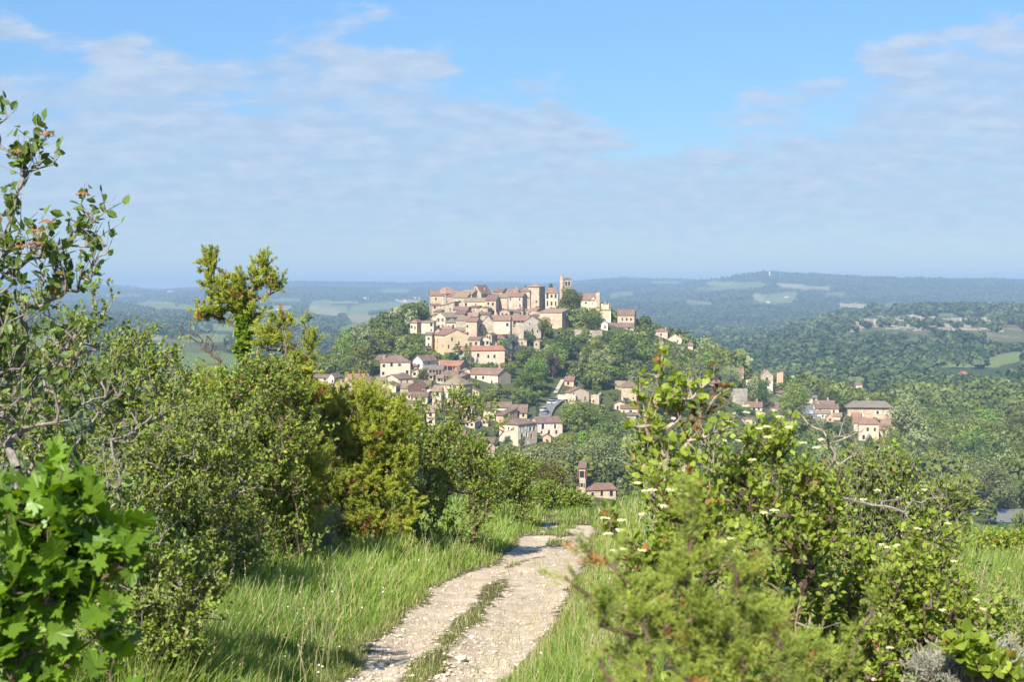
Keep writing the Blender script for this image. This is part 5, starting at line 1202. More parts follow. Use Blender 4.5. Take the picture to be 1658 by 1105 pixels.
# ------------------------------------------------------------------ foreground plants
LEAF_GAIN = 1.1
leafmat('leaf_viburnum', (.055, .095, .020), (.17, .25, .05), odd=(.22, .17, .05), trans=.35)
leafmat('leaf_maple', (.085, .16, .015), (.18, .30, .03), trans=.42, gloss=.4, rough=.4)
leafmat('leaf_small', (.075, .13, .020), (.28, .35, .055), odd=(.36, .26, .07), trans=.35)
leafmat('leaf_deep', (.09, .13, .02), (.25, .32, .048), odd=(.2, .14, .05), trans=.3)
leafmat('leaf_dogwood', (.14, .20, .026), (.34, .42, .06), odd=(.42, .20, .07), trans=.45)
leafmat('leaf_ivy', (.09, .15, .018), (.24, .34, .045), trans=.4, gloss=.5, rough=.35)
leafmat('leaf_juniper', (.13, .17, .022), (.40, .43, .06), odd=(.30, .13, .05), trans=.25, gloss=.2)
leafmat('leaf_juniper_near', (.12, .17, .03), (.33, .38, .07), odd=(.42, .20, .07), trans=.3, gloss=.2)
leafmat('leaf_withered', (.09, .05, .025), (.20, .11, .05), trans=.2, gloss=.1)
leafmat('leaf_silver', (.20, .21, .15), (.38, .37, .28), trans=.15, gloss=.1)
leafmat('petal_cream', (.55, .52, .26), (.75, .72, .45), trans=.3, gloss=.1)
leafmat('petal_rust', (.20, .09, .04), (.34, .19, .08), trans=.1, gloss=.1)
leafmat('grass_blade', (.10, .165, .026), (.27, .36, .075), odd=(.48, .40, .20), trans=.4, gloss=.25)
leafmat('grass_short', (.10, .13, .030), (.26, .28, .085), odd=(.50, .42, .24), trans=.35, gloss=.2)
leafmat('grass_straw', (.36, .29, .15), (.58, .50, .30), trans=.25, gloss=.15)
barkmat('bark_grey', (.13, .11, .095), (.34, .30, .26), 25)
barkmat('bark_brown', (.075, .050, .035), (.20, .14, .10), 25)
barkmat('bark_pale', (.22, .17, .13), (.46, .38, .30), 25)
T_OVAL = (np.array([(0, 0, 0), (.35, -.48, .07), (.35, .48, .07), (.72, -.36, .05), (.72, .36, .05), (1, 0, -.06), (.5, 0, -.02)]), np.array([(0, 1, 6), (0, 6, 2), (1, 3, 6), (6, 4, 2), (3, 5, 6), (6, 5, 4)]))
T_DIAM = (np.array([(0, 0, 0), (.45, -.5, .06), (1, 0, -.04), (.45, .5, .06)]), np.array([(0, 1, 2), (0, 2, 3)]))
T_NEED = (np.array([(0, -.5, 0), (0, .5, 0), (1, 0, 0)]), np.array([(0, 1, 2)]))
_h = [(0, 0), (-.10, .10), (-.06, .30), (-.10, .46), (.08, .40), (.18, .44), (.22, .33), (.36, .46), (.40, .62), (.50, .66), (.50, .50), (.62, .44), (.54, .22), (.68, .24), (.80, .26), (.80, .13), (1.04, 0)]
_o = _h + [(u, -v) for u, v in _h[-2:0:-1]]
T_MAPLE = (np.array([(.22, 0, -.03)] + [(u, v, .05 * abs(v) * 2 - .10 * max(0, u - .5)) for u, v in _o]), np.array([(0, 1 + k, 1 + (k + 1) % len(_o)) for k in range(len(_o))]))
SUNV = np.array([math.sin(SUN_AZ) * math.cos(SUN_EL), math.cos(SUN_AZ) * math.cos(SUN_EL), math.sin(SUN_EL)])
def leaves(name, P, A, Nn, L, W, T, mat, parent, rnd, rel):
    tv, tf = T; S = unit(np.cross(Nn, A)); Nn = np.cross(A, S); n = len(P)
    L = np.broadcast_to(L, (n,))[:, None, None]; W = np.broadcast_to(W, (n,))[:, None, None]
    V = P[:, None] + A[:, None] * tv[None, :, 0:1] * L + S[:, None] * tv[None, :, 1:2] * W + Nn[:, None] * tv[None, :, 2:3] * L
    Fi = tf[None] + (np.arange(n) * len(tv))[:, None, None]
    return mesh_from(name, V.reshape(-1, 3) - rel, Fi.reshape(-1), 3, mat, {'rnd': np.repeat(rnd, len(tv))}, parent=parent)
def colonize(tips, base, rng, bend=.35):
    """grow a branch skeleton from base to all tips: each node hangs on the nearest one that leads to it"""
    base = np.atleast_2d(base); d0 = np.linalg.norm(tips[:, None] - base[None], axis=2).min(1); o = np.argsort(d0); tips = tips[o]
    nodes = [*base]; par = [-1] * len(base); plen = [0.0] * len(base)
    for t in tips:
        A = np.array(nodes); d = np.linalg.norm(A - t, axis=1); c = d + bend * np.array(plen) * .5
        c = c + np.where(A[:, 2] > t[2] + .02, .6 * (A[:, 2] - t[2]), 0)
        k = int(np.argmin(c))
        # a joint half way with some sag makes crooked twigs
        L = d[k]
        if L > .12:
            m = (A[k] + t) / 2 + rng.normal(size=3) * L * .10
            nodes.append(m); par.append(k); plen.append(plen[k] + L / 2); k = len(nodes) - 1
        nodes.append(t); par.append(k); plen.append(plen[k] + L / 2)
    n = len(nodes); cnt = np.ones(n); nodes = np.array(nodes)
    for i in range(n - 1, 0, -1):
        if par[i] >= 0: cnt[par[i]] += cnt[i]
    return nodes, np.array(par), cnt
def envelope(ells, n, Y, rng, shell=.55, ymin=1.2, deep=.8, skirt=.3):
    w = np.array([e[2] * e[3] * (e[5] if len(e) > 5 else 1) for e in ells], float); n0 = n; n = int(n * 1.6); k = rng.choice(len(ells), n, p=w / w.sum()); E = np.array([e[:4] for e in ells], float)[k]
    dY = np.array([e[4] if len(e) > 4 else 0 for e in ells], float)[k]
    d = unit(rng.normal(size=(n, 3))); r = rng.random(n) ** (1 / 3) * (1 - shell) + shell * rng.uniform(.75, 1.05, n)
    d = d * r[:, None]; Yc = Y + dY + d[:, 1] * E[:, 2] / F * Y * deep; Yc = np.maximum(Yc, ymin)
    px = E[:, 0] + d[:, 0] * E[:, 2]; py = E[:, 1] + d[:, 2] * E[:, 3] * -1
    so = rng.uniform(0, 99)
    g = vnoise(px / 24 + so, py / 24 + Yc * 1.3) + .5 * vnoise(px / 9 + so, py / 9)
    keep = np.argsort(-(g + rng.normal(size=n) * .12))[:n0]; px, py, Yc = px[keep], py[keep], Yc[keep]
    P = np.c_[(px - CX) / F * Y, Yc, -(py - HZ) / F * Y]
    # part of the tips hang low so that the plant is clothed to the ground
    m = rng.random(n0) < skirt; g0 = np.array([groundz(x, y) for x, y in P[m][:, :2]]) + .05; P[m, 2] = g0 + (P[m, 2] - g0) * rng.random(m.sum()) ** .8
    return P
def groundz(X, Y): return float(gz(X, Y)) if Y < 57 else float(tz(X, Y))
def shrub(name, label, cat, Y, bases, ells, ntips, nl, L, W, T, mat, bark, seed, twig=.25, tw=3, rbase=.03, shell=.55, explicit=(), jitter=.8, upn=.6, group=None, flowers=(), fmat='petal_cream', fr=.021, twigr=.0035, deep=.8, droop=0., fullrnd=1.0, clump=0.0, skirt=.3):
    rng = np.random.default_rng(seed)
    B = np.array([[X_of(b[0], Y), Y + (b[1] if len(b) > 1 else 0), 0] for b in bases], float)
    for b in B: b[2] = groundz(b[0], b[1]) - .05
    rel = B[0].copy(); root = empty(name, tuple(rel)); tag(root, label, cat, group)
    tips = envelope(ells, ntips, Y, rng, shell, deep=deep, skirt=skirt)
    g = np.array([groundz(x, y) for x, y in tips[:, :2]]); tips = tips[tips[:, 2] > g + .05]
    if explicit:
        ex = []
        for path in explicit:      # a path of photo points that a branch follows
            for (a, b), (c, d) in zip(path, path[1:]):
                m = max(1, int(math.hypot(c - a, d - b) / F * Y / .10))
                for q in range(m + 1): t = q / m; ex.append([X_of(a + (c - a) * t, Y), Y + rng.normal() * .03, Z_of(b + (d - b) * t, Y)])
        ex = np.array(ex); nex = len(ex)
    else: ex = np.zeros((0, 3)); nex = 0
    al = np.r_[tips, ex] + 0
    nodes, par, cnt = colonize(al, B, rng)
    i = np.arange(len(nodes))[par >= 0]; rr = twigr + rbase * np.sqrt(cnt / cnt.max()) * .9
    P0, P1 = nodes[par[i]], nodes[i]
    V, Fc = tubes(P0, P1, np.minimum(rr[par[i]], rr[i] * 1.6), rr[i], 5)
    # twigs
    tp = al[rng.random(len(al)) < 1.0] if nex == 0 else al
    out_d = unit(tp - (np.mean(al, 0) * [1, 1, 0] + [0, 0, np.min(al[:, 2])]))
    n = len(tp); D = unit(out_d[:, None] * .7 + rng.normal(size=(n, tw, 3)) * jitter * .6 + [0, 0, .35]); D = D.reshape(-1, 3); S = np.repeat(tp, tw, 0)
    Lt = twig * rng.uniform(.5, 1.2, len(S)); E = S + D * Lt[:, None]
    V2, F2 = tubes(S, E, np.full(len(S), twigr), np.full(len(S), twigr * .45), 3)
    st = mesh_from('branches', np.r_[V, V2] - rel, np.concatenate([Fc.ravel(), F2.ravel() + len(V)]), 4, bark, parent=root)
    if nl:
        m = nl; t = rng.uniform(.15, 1.08, (len(S), m)); P = (S[:, None] + (E - S)[:, None] * t[..., None]).reshape(-1, 3)
        P = P + rng.normal(size=P.shape) * L * .18
        A = unit(np.repeat(D, m, 0) * .6 + rng.normal(size=P.shape) * jitter * .75 + [0, 0, -droop])
        Nn = unit(rng.normal(size=P.shape) * .55 + np.array([0, 0, upn * .7]) + SUNV * .6)
        sz = rng.uniform(.55, 1.15, len(P)); rnd = rng.random(len(P)) * fullrnd
        if clump: rnd = np.clip(rnd * (1 - clump) + clump * np.repeat(rng.random(len(S)), m), 0, 1)
        leaves('foliage', P, A, Nn, L * sz, W * sz, T, mat, root, rnd, rel)
    for (a, b) in flowers:
        Yf = Y - .25; c = np.array([X_of(a, Yf), Yf, Z_of(b, Yf)]); q = 46; r = rng.random(q) ** .5 * fr; an = rng.random(q) * 6.28
        P = c + np.c_[r * np.cos(an), r * np.sin(an), .012 - r * r * 8 + rng.normal(size=q) * .002]
        Nn = unit(np.c_[np.cos(an) * .5, np.sin(an) * .5 - .3, np.ones(q)] + rng.normal(size=(q, 3)) * .3)
        V = quads(P, Nn, np.full(q, fr * .42), rng)
        o = mesh_from('flower_cluster', V - rel, np.arange(q * 4), 4, fmat, {'rnd': np.repeat(rng.random(q) * .9, 4)}, parent=root)
    return root, rel
def juniper(label, Y, bases, ells, nfing, seed, mat='leaf_juniper', fl=.55, pl=.13, nn=30, need=.036, nw=.011, rbase=.06, name='juniper', shell=.5, explicit=(), bark='bark_brown', deep=.8, dead=0, npl=9, skirt=.25, lex=False):
    rng = np.random.default_rng(seed)
    root, rel = None, None
    B = np.array([[X_of(b[0], Y), Y + (b[1] if len(b) > 1 else 0), 0] for b in bases], float)
    for b in B: b[2] = groundz(b[0], b[1]) - .05
    rel = B[0].copy(); root = empty(name, tuple(rel)); tag(root, label, 'juniper')
    tips = envelope(ells, nfing, Y, rng, shell, deep=deep, skirt=skirt)
    g = np.array([groundz(x, y) for x, y in tips[:, :2]]); tips = tips[tips[:, 2] > g + .1]
    nt_ = len(tips); ex = []
    for path in explicit:
        for (a, b), (c, d) in zip(path, path[1:]):
            m = max(1, int(math.hypot(c - a, d - b) / F * Y / (.02 if lex else .12)))
            for q in range(m + 1): t = q / m; ex.append([X_of(a + (c - a) * t, Y), Y + rng.normal() * (.006 if lex else .02), Z_of(b + (d - b) * t, Y)])
    sub = tips[rng.random(nt_) < min(1, 700 / nt_)]
    al = np.r_[sub, np.array(ex).reshape(-1, 3)]
    if lex: tips = np.r_[tips, np.array(ex)[::2]]; nt_ = len(tips)
    nodes, par, cnt = colonize(al, B, rng, .5)
    i = np.arange(len(nodes))[par >= 0]; rr = .004 + rbase * np.sqrt(cnt / cnt.max())
    V, Fc = tubes(nodes[par[i]], nodes[i], np.minimum(rr[par[i]], rr[i] * 1.5), rr[i], 5)
    mesh_from('branches', V - rel, Fc, 4, bark, parent=root)
    # fingers: a central shoot with side plumes, each plume a brush of scale needles
    c = np.array([[X_of(e[0], Y), Y, Z_of(e[1] + e[3] * .6, Y)] for e in ells]); k = np.argmin(np.linalg.norm(tips[:, None] - c[None], axis=2), 1)
    D = unit(unit(tips - c[k]) * .8 + rng.normal(size=tips.shape) * .35 + [0, 0, .45]); Lf = fl * rng.uniform(.5, 1.25, nt_)
    t = rng.random((nt_, npl)) ; S = (tips[:, None] + D[:, None] * (t * Lf[:, None])[..., None] - D[:, None] * Lf[:, None, None] * .45).reshape(-1, 3)
    Dp = unit(np.repeat(D, npl, 0) * .85 + rng.normal(size=S.shape) * .34 + [0, 0, .12]); Lp = pl * rng.uniform(.6, 1.2, len(S)) * (1.15 - .5 * t.ravel())
    u = rng.random((len(S), nn)); P = (S[:, None] + Dp[:, None] * (u * Lp[:, None])[..., None]).reshape(-1, 3)
    P = P + rng.normal(size=P.shape) * need * .25; A = unit(np.repeat(Dp, nn, 0) * .75 + rng.normal(size=P.shape) * .5); Nn = unit(rng.normal(size=P.shape) * .7 + SUNV * 1.0)
    rb = np.repeat(rng.random(nt_) ** 1.1, npl * nn); rnd = np.clip(.62 * rb + .22 * rng.random(len(P)) + .12, 0, .93); brown = np.repeat(rng.random(nt_) < .035, npl * nn); rnd[brown] = 1
    leaves('foliage', P, A, Nn, need * rng.uniform(.7, 1.2, len(P)), nw, T_NEED, mat, root, rnd, rel)
    return root, rel
def bare_branches(name, label, Y, base, paths, r, bark, seed, nt=14, parent=None):
    rng = np.random.default_rng(seed); ex = []
    B = np.array([[X_of(base[0], Y), Y, Z_of(base[1], Y)]]); 
    for path in paths:
        for (a, b), (c, d) in zip(path, path[1:]):
            m = max(1, int(math.hypot(c - a, d - b) / F * Y / .12)); dy = rng.normal() * .1
            for q in range(m + 1): t = q / m; ex.append([X_of(a + (c - a) * t, Y), Y + dy * t, Z_of(b + (d - b) * t, Y)] + rng.normal(size=3) * .012)
    ex = np.array(ex); nodes, par, cnt = colonize(ex, B, rng, .3)
    i = np.arange(len(nodes))[par >= 0]; rr = r * .16 + r * np.sqrt(cnt / cnt.max())
    V, Fc = tubes(nodes[par[i]], nodes[i], np.minimum(rr[par[i]], rr[i] * 1.4), rr[i], 5)
    k = rng.integers(0, len(ex), nt * len(paths)); D = unit(rng.normal(size=(len(k), 3)) * [1, .5, 1] + [0, 0, .3]); L = rng.uniform(.06, .3, len(k)) * Y / 14
    V2, F2 = tubes(ex[k], ex[k] + D * L[:, None], np.full(len(k), r * .2), np.full(len(k), r * .08), 3)
    rel = B[0]
    o = mesh_from(name, np.r_[V, V2] - rel, np.r_[Fc, F2 + len(V)], 4, bark); o.location = tuple(rel); tag(o, label, 'dead branch')
    return o
def build_foreground():
    # ---- left side
    shrub('wayfaring_tree', 'tall open wayfaring shrub with rounded leaves and rusty flower heads at the left edge', 'shrub', 8.6, [(-60,), (-30, .3), (-110, .5)],
          [(25, 435, 80, 60), (50, 390, 55, 36, 0, .5), (-40, 380, 50, 70, 0, .6), (95, 470, 40, 36, 0, .35), (30, 560, 95, 70), (70, 640, 130, 60), (-60, 500, 80, 110)], 190, 2, .075, .052, T_OVAL, 'leaf_viburnum', 'bark_grey', 1, twig=.16, tw=3, rbase=.028,
          skirt=.05, explicit=[[(5, 420), (22, 340), (38, 285), (52, 250), (60, 232)], [(38, 285), (60, 272), (84, 266)], [(40, 280), (30, 262), (28, 252)], [(60, 232), (75, 225)], [(-40, 230), (-5, 205), (14, 192)],
                    [(100, 480), (130, 450), (150, 432), (176, 412)], [(95, 420), (128, 375), (133, 330)], [(128, 375), (150, 360), (172, 342)], [(110, 440), (140, 400), (158, 388)], [(60, 500), (110, 470), (150, 455)]],
          flowers=[(30, 246), (76, 218), (134, 315), (62, 375), (76, 360), (58, 395), (36, 400)], fmat='petal_rust', fr=.045, droop=.1)
    shrub('hawthorn_shrub', 'tangled twiggy shrub with small fresh leaves behind the wayfaring shrub', 'shrub', 13.5, [(120,), (60, .4), (200, .3)],
          [(150, 590, 110, 60), (60, 560, 90, 70), (220, 640, 90, 60), (90, 680, 140, 90), (250, 600, 35, 30, 0, .6), (20, 640, 80, 120), (215, 575, 45, 25, 0, .7)], 620, 7, .050, .030, T_OVAL, 'leaf_small', 'bark_grey', 2, twig=.22, tw=3, rbase=.04,
          explicit=[[(200, 640), (250, 605), (290, 572)], [(180, 590), (215, 560), (240, 552)], [(120, 560), (160, 530), (182, 490)], [(160, 530), (150, 480), (140, 450)]])
    shrub('twiggy_thicket', 'dense dark thicket of grey twigs and small leaves at the edge of the grass', 'shrub', 16.5, [(330,), (250, .3), (380, -.2)],
          [(330, 800, 90, 100), (250, 850, 80, 110), (370, 880, 50, 60), (300, 720, 110, 70), (200, 760, 80, 90), (250, 950, 110, 60)], 1000, 9, .052, .033, T_OVAL, 'leaf_deep', 'bark_grey', 3, twig=.26, tw=3, rbase=.045, twigr=.003, shell=.65,
          flowers=[(376, 890), (395, 896), (408, 914), (338, 897)], fr=.03)
    shrub('hawthorn_shrub', 'leafy light green shrub in front of the tall ivy clad juniper', 'shrub', 20, [(420,), (350, .3), (480, .2)],
          [(420, 650, 75, 50), (350, 700, 80, 60), (440, 610, 40, 26), (300, 655, 50, 40, 0, .7), (470, 700, 50, 50, 0, .6), (395, 760, 90, 60)], 800, 7, .065, .038, T_OVAL, 'leaf_small', 'bark_brown', 4, twig=.3, tw=3, rbase=.05,
          explicit=[[(330, 640), (300, 612), (270, 598)]])
    shrub('maple_sapling', 'bushy young maple with large bright lobed leaves in the bottom left corner', 'sapling', 4.4, [(60,)],
          [(100, 808, 55, 10), (50, 840, 90, 18), (30, 890, 100, 28), (150, 885, 50, 20), (40, 960, 80, 50), (0, 1060, 80, 60), (110, 950, 70, 40, .1), (195, 915, 22, 8, 0, 2), (150, 1010, 40, 30, 0, .5)], 230, 2, .084, .08, T_MAPLE, 'leaf_maple', 'bark_brown', 5, twig=.09, tw=2, rbase=.014,
          jitter=.8, upn=.8, twigr=.002, droop=.35, explicit=[[(115, 830), (122, 812), (105, 800)]])
    shrub('twiggy_thicket', 'shady small leaved shrub at the bottom left between the maple and the long grass', 'shrub', 9.5, [(230,), (160, .2), (300, .1)],
          [(260, 960, 70, 60), (310, 930, 50, 40), (200, 1050, 90, 60), (260, 1060, 60, 50), (200, 950, 60, 60), (150, 900, 60, 50, .4), (340, 985, 36, 26, 0, .7)], 520, 7, .040, .026, T_OVAL, 'leaf_deep', 'bark_grey', 29, twig=.16, tw=3, rbase=.02, twigr=.002, shell=.5)
    juniper('tall juniper with a bare ivy clad trunk and a ragged two horned top', 24, [(400,)],
            [(352, 470, 22, 20), (338, 440, 10, 26), (345, 425, 6, 12, 0, 1.5), (380, 480, 36, 24), (368, 505, 38, 24), (410, 468, 30, 22), (425, 440, 12, 28), (430, 425, 7, 12, 0, 1.5), (443, 462, 14, 8), (325, 508, 22, 5, 0, 2), (395, 520, 20, 16, 0, .7), (402, 500, 26, 30, 0, .7)], 250, 6, npl=10,
            explicit=[[(392, 640), (393, 600), (394, 560), (397, 520), (400, 480)], [(396, 540), (370, 520), (340, 505)], [(397, 500), (360, 470), (338, 430)], [(400, 480), (425, 450), (430, 420)], [(398, 510), (425, 515), (455, 535)]], rbase=.065, fl=.36, pl=.11, skirt=0)
    shrub('ivy', 'bright ivy wrapped round the bare trunk of the tall juniper', 'climbing plant', 23.9, [(394,)], [(393, 560, 9, 46), (395, 525, 9, 12), (394, 600, 10, 20)], 110, 6, .085, .080, T_OVAL, 'leaf_ivy', 'bark_brown', 7, twig=.09, tw=2, rbase=.01, upn=.2, skirt=0)
    juniper('second juniper with grey dead twigs and drooping yellow sprays right of the tall one', 23.5, [(455,)],
            [(470, 520, 26, 7), (440, 560, 34, 16), (480, 590, 26, 16), (495, 600, 12, 8), (430, 545, 18, 12), (455, 620, 50, 30), (490, 640, 30, 30), (500, 560, 10, 14, 0, .5), (425, 590, 24, 18)], 420, 8, rbase=.05, fl=.34,
            skirt=.08, explicit=[[(455, 700), (457, 640), (458, 580), (456, 530), (470, 512)]])
    juniper('big spreading yellow green juniper mound left of the track', 25, [(560,), (530, .3), (610, -.2)],
            [(580, 690, 75, 50), (530, 720, 60, 60), (620, 740, 40, 50), (560, 770, 75, 50), (625, 795, 40, 40), (520, 660, 40, 25), (600, 650, 40, 20), (590, 840, 70, 30), (655, 760, 18, 30), (480, 700, 30, 60), (560, 646, 70, 14), (500, 640, 26, 12), (650, 690, 18, 20), (620, 680, 40, 30), (510, 700, 40, 40)], 2000, 9, rbase=.10, fl=.52, pl=.14)
    juniper('low yellow juniper growing through the leafy shrub on the left', 22, [(450,), (340, .2)],
            [(460, 750, 60, 50), (330, 640, 40, 20), (420, 800, 60, 40), (480, 800, 40, 40), (300, 690, 40, 20, 0, .5), (370, 640, 40, 20)], 620, 10, rbase=.05)
    shrub('silver_shrub', 'small grey green bushy herb standing in the grass before the juniper mound', 'shrub', 23, [(530,)], [(530, 850, 18, 26), (520, 880, 20, 16)], 90, 7, .06, .014, T_DIAM, 'leaf_silver', 'bark_grey', 41, twig=.22, tw=3, rbase=.01)
    bare_branches('dead_branch', 'rusty brown dead twigs standing in the left side of the juniper mound', 23.6, (520, 830), [[(520, 830), (510, 780), (505, 740), (500, 700)], [(512, 790), (530, 750), (540, 720)], [(508, 760), (490, 735), (480, 715)]], .016, 'bark_brown', 42, 34)
    shrub('spindle_shrub', 'upright dark green shrub right behind the juniper mound', 'shrub', 27, [(720,), (690, .3), (760, -.2)],
          [(700, 690, 40, 36), (740, 665, 30, 22), (740, 750, 46, 46), (700, 790, 45, 50), (770, 770, 30, 45), (715, 655, 26, 14), (680, 740, 30, 50)], 560, 6, .075, .042, T_OVAL, 'leaf_small', 'bark_brown', 11, twig=.32, tw=3, rbase=.05,
          explicit=[[(700, 680), (735, 650), (770, 668), (800, 665)], [(740, 690), (780, 680), (815, 700)]], clump=.4)
    shrub('bramble_shrub', 'low olive shrub closing the left bank where the track goes over the crest', 'shrub', 40, [(825,), (800, .3)], [(820, 780, 38, 32), (790, 800, 30, 30), (845, 800, 18, 20), (850, 770, 14, 12)], 420, 8, .095, .05, T_DIAM, 'leaf_small', 'bark_brown', 12, twig=.4, tw=3, rbase=.04)
    shrub('bramble_shrub', 'round green shrub just over the crest at the end of the track', 'shrub', 56, [(905,), (890, .5)], [(905, 812, 34, 14), (885, 802, 18, 14), (935, 815, 18, 10)], 420, 8, .11, .065, T_DIAM, 'leaf_small', 'bark_brown', 13, twig=.3, tw=3, rbase=.05)
    shrub('thorn_shrub', 'brownish leafless shrub behind the round green one at the crest', 'shrub', 62, [(885,)], [(885, 770, 24, 20), (900, 780, 20, 14)], 260, 3, .09, .05, T_DIAM, 'leaf_deep', 'bark_brown', 14, twig=.4, tw=4, rbase=.05, twigr=.010)
    # ---- right side
    shrub('dogwood_sapling', 'open sapling with pinkish branches rising right of the track', 'sapling', 7.2, [(1095,), (1110, .1)],
          [(1075, 606, 22, 20), (1060, 645, 28, 22), (1085, 650, 36, 24), (1040, 685, 24, 16), (1120, 625, 18, 14), (1070, 720, 22, 26, 0, .6), (1145, 615, 14, 10), (1075, 780, 40, 34), (1035, 850, 12, 20, 0, .6)], 56, 3, .044, .045, T_OVAL, 'leaf_dogwood', 'bark_pale', 15, twig=.10, tw=2, rbase=.020,
          skirt=.0, explicit=[[(1095, 900), (1090, 830), (1086, 775), (1080, 740), (1060, 715), (1045, 690), (1035, 672)], [(1082, 745), (1074, 700), (1078, 660), (1072, 610), (1074, 580)], [(1086, 775), (1105, 735), (1112, 715), (1135, 672), (1160, 640)], [(1112, 715), (1100, 680), (1120, 645)], [(1090, 800), (1110, 755), (1118, 742)], [(1135, 690), (1160, 700), (1180, 690)]], jitter=1.0)
    rng = np.random.default_rng(77); Yw = 7.2; ex = [(1150, 645), (1160, 632), (1140, 655), (1166, 620), (1172, 640), (1130, 665), (1120, 690), (1128, 675), (1155, 660)]
    P = np.array([[X_of(a + rng.normal() * 5, Yw), Yw + rng.normal() * .04, Z_of(b + rng.normal() * 5, Yw)] for a, b in ex for _ in range(6)])
    o = leaves('withered_leaves', P, unit(rng.normal(size=P.shape) + [0, 0, -.6]), rvec(len(P), rng), .045, .024, T_OVAL, 'leaf_withered', None, rng.random(len(P)), np.array([0, 0, 0.])); 
    sap = [q for q in bpy.data.objects if q.name.startswith('dogwood_sapling')][0]; o.parent = sap; o.location = tuple(-np.array(sap.location))
    fl = [(1192, 672), (1207, 671), (1232, 673), (1253, 668), (1263, 678), (1213, 685), (1277, 695), (1230, 697), (1241, 694), (1243, 711), (1194, 717), (1218, 748), (1208, 661), (1170, 716), (1300, 720), (1322, 728), (1330, 715)]
    shrub('dogwood_shrub', 'tall flowering dogwood with heart shaped bright leaves right of the sapling', 'shrub', 7.6, [(1270,), (1220, .2), (1320, .2)],
          [(1225, 735, 32, 26), (1262, 725, 40, 30), (1250, 800, 80, 46), (1320, 810, 46, 50), (1200, 830, 55, 50), (1300, 860, 60, 60), (1195, 775, 22, 22)], 270, 4, .042, .031, T_OVAL, 'leaf_dogwood', 'bark_brown', 16, twig=.13, tw=3, rbase=.022, flowers=fl, shell=.6, clump=.3)
    fl = [(980, 843), (1007, 846), (985, 868), (1004, 862), (1010, 892), (1040, 895), (994, 895), (1087, 905), (1044, 799), (1056, 797), (1085, 797), (1106, 803), (1032, 786), (1040, 836), (1073, 823), (1171, 881), (1184, 876), (1194, 896), (1239, 834), (1254, 830)]
    shrub('dogwood_shrub', 'low flowering dogwood with red tipped shoots leaning over the track edge', 'shrub', 6.6, [(1080,), (1030, .2), (1150, .2)],
          [(1085, 845, 40, 36), (1068, 808, 36, 18), (1105, 880, 50, 46), (1015, 885, 18, 16), (1150, 850, 40, 50), (1070, 960, 70, 60), (1180, 930, 60, 60), (985, 855, 8, 8)], 240, 4, .044, .034, T_OVAL, 'leaf_dogwood', 'bark_brown', 17, twig=.12, tw=3, rbase=.018, flowers=fl, shell=.6,
          explicit=[[(1040, 960), (1020, 910), (1000, 880), (985, 850)]])
    fl = [(1428, 885), (1435, 889), (1453, 886), (1486, 859), (1397, 812), (1498, 796), (1421, 797), (1545, 912), (1535, 851), (1580, 974), (1592, 989), (1284, 957), (1270, 956), (1360, 1013), (1440, 1052), (1463, 1073), (1414, 1103), (1526, 991)]
    shrub('dogwood_shrub', 'wide flowering dogwood filling the right foreground', 'shrub', 8.4, [(1450,), (1380, .2), (1520, .2)],
          [(1500, 900, 50, 45), (1440, 940, 70, 50), (1400, 1010, 90, 60), (1500, 980, 80, 50), (1440, 1070, 120, 50), (1540, 900, 22, 22), (1560, 1030, 70, 50), (1300, 1000, 80, 70), (1350, 930, 60, 50)], 560, 5, .042, .031, T_OVAL, 'leaf_dogwood', 'bark_brown', 18, twig=.14, tw=3, rbase=.022, flowers=fl, shell=.6, clump=.3)
    shrub('twiggy_shrub', 'thick tangle of grey twigs and small leaves behind the wide dogwood', 'shrub', 12.5, [(1430,), (1360, .3), (1510, .3)],
          [(1400, 790, 60, 36), (1450, 840, 70, 40), (1370, 850, 70, 50), (1500, 850, 50, 50), (1420, 900, 100, 50), (1460, 770, 24, 16), (1545, 820, 24, 20)], 850, 5, .046, .028, T_OVAL, 'leaf_small', 'bark_grey', 19, twig=.26, tw=4, rbase=.03, twigr=.0036, shell=.6,
          explicit=[[(1320, 820), (1370, 808), (1420, 818), (1470, 840), (1515, 852)], [(1470, 840), (1500, 850), (1540, 836)]])
    shrub('leafy_shrub', 'green shrub filling the hollow behind the sapling and the tall dogwood', 'shrub', 11, [(1160,), (1120, .2), (1210, .2)],
          [(1150, 790, 60, 34), (1110, 840, 60, 50), (1180, 830, 60, 50), (1150, 725, 18, 18, 0, .4), (1050, 770, 20, 30), (1042, 725, 10, 20, 0, .8)], 460, 5, .05, .032, T_OVAL, 'leaf_small', 'bark_pale', 20, twig=.2, tw=3, rbase=.025, shell=.6)
    shrub('hedge', 'dense clipped looking hedge of small yellow green leaves at the right edge', 'hedge', 26, [(1620,), (1580, .3), (1680, .3)],
          [(1600, 915, 45, 35), (1650, 915, 50, 38), (1700, 915, 50, 40), (1570, 925, 20, 25), (1630, 890, 40, 14)], 1000, 9, .07, .045, T_DIAM, 'leaf_dogwood', 'bark_brown', 21, twig=.3, tw=3, rbase=.03)
    shrub('leafy_shrub', 'fine leaved yellow green scrub covering the ground at the lower right', 'shrub', 9.8, [(1480,), (1300, .3), (1600, .3), (1200, .2)],
          [(1560, 960, 60, 40), (1620, 1010, 60, 40), (1480, 960, 80, 60), (1380, 980, 80, 60), (1250, 980, 80, 70), (1550, 1060, 90, 40), (1640, 1060, 50, 40), (1350, 1070, 120, 40)], 700, 6, .034, .022, T_OVAL, 'leaf_small', 'bark_pale', 30, twig=.18, tw=3, rbase=.015, twigr=.0022, shell=.4)
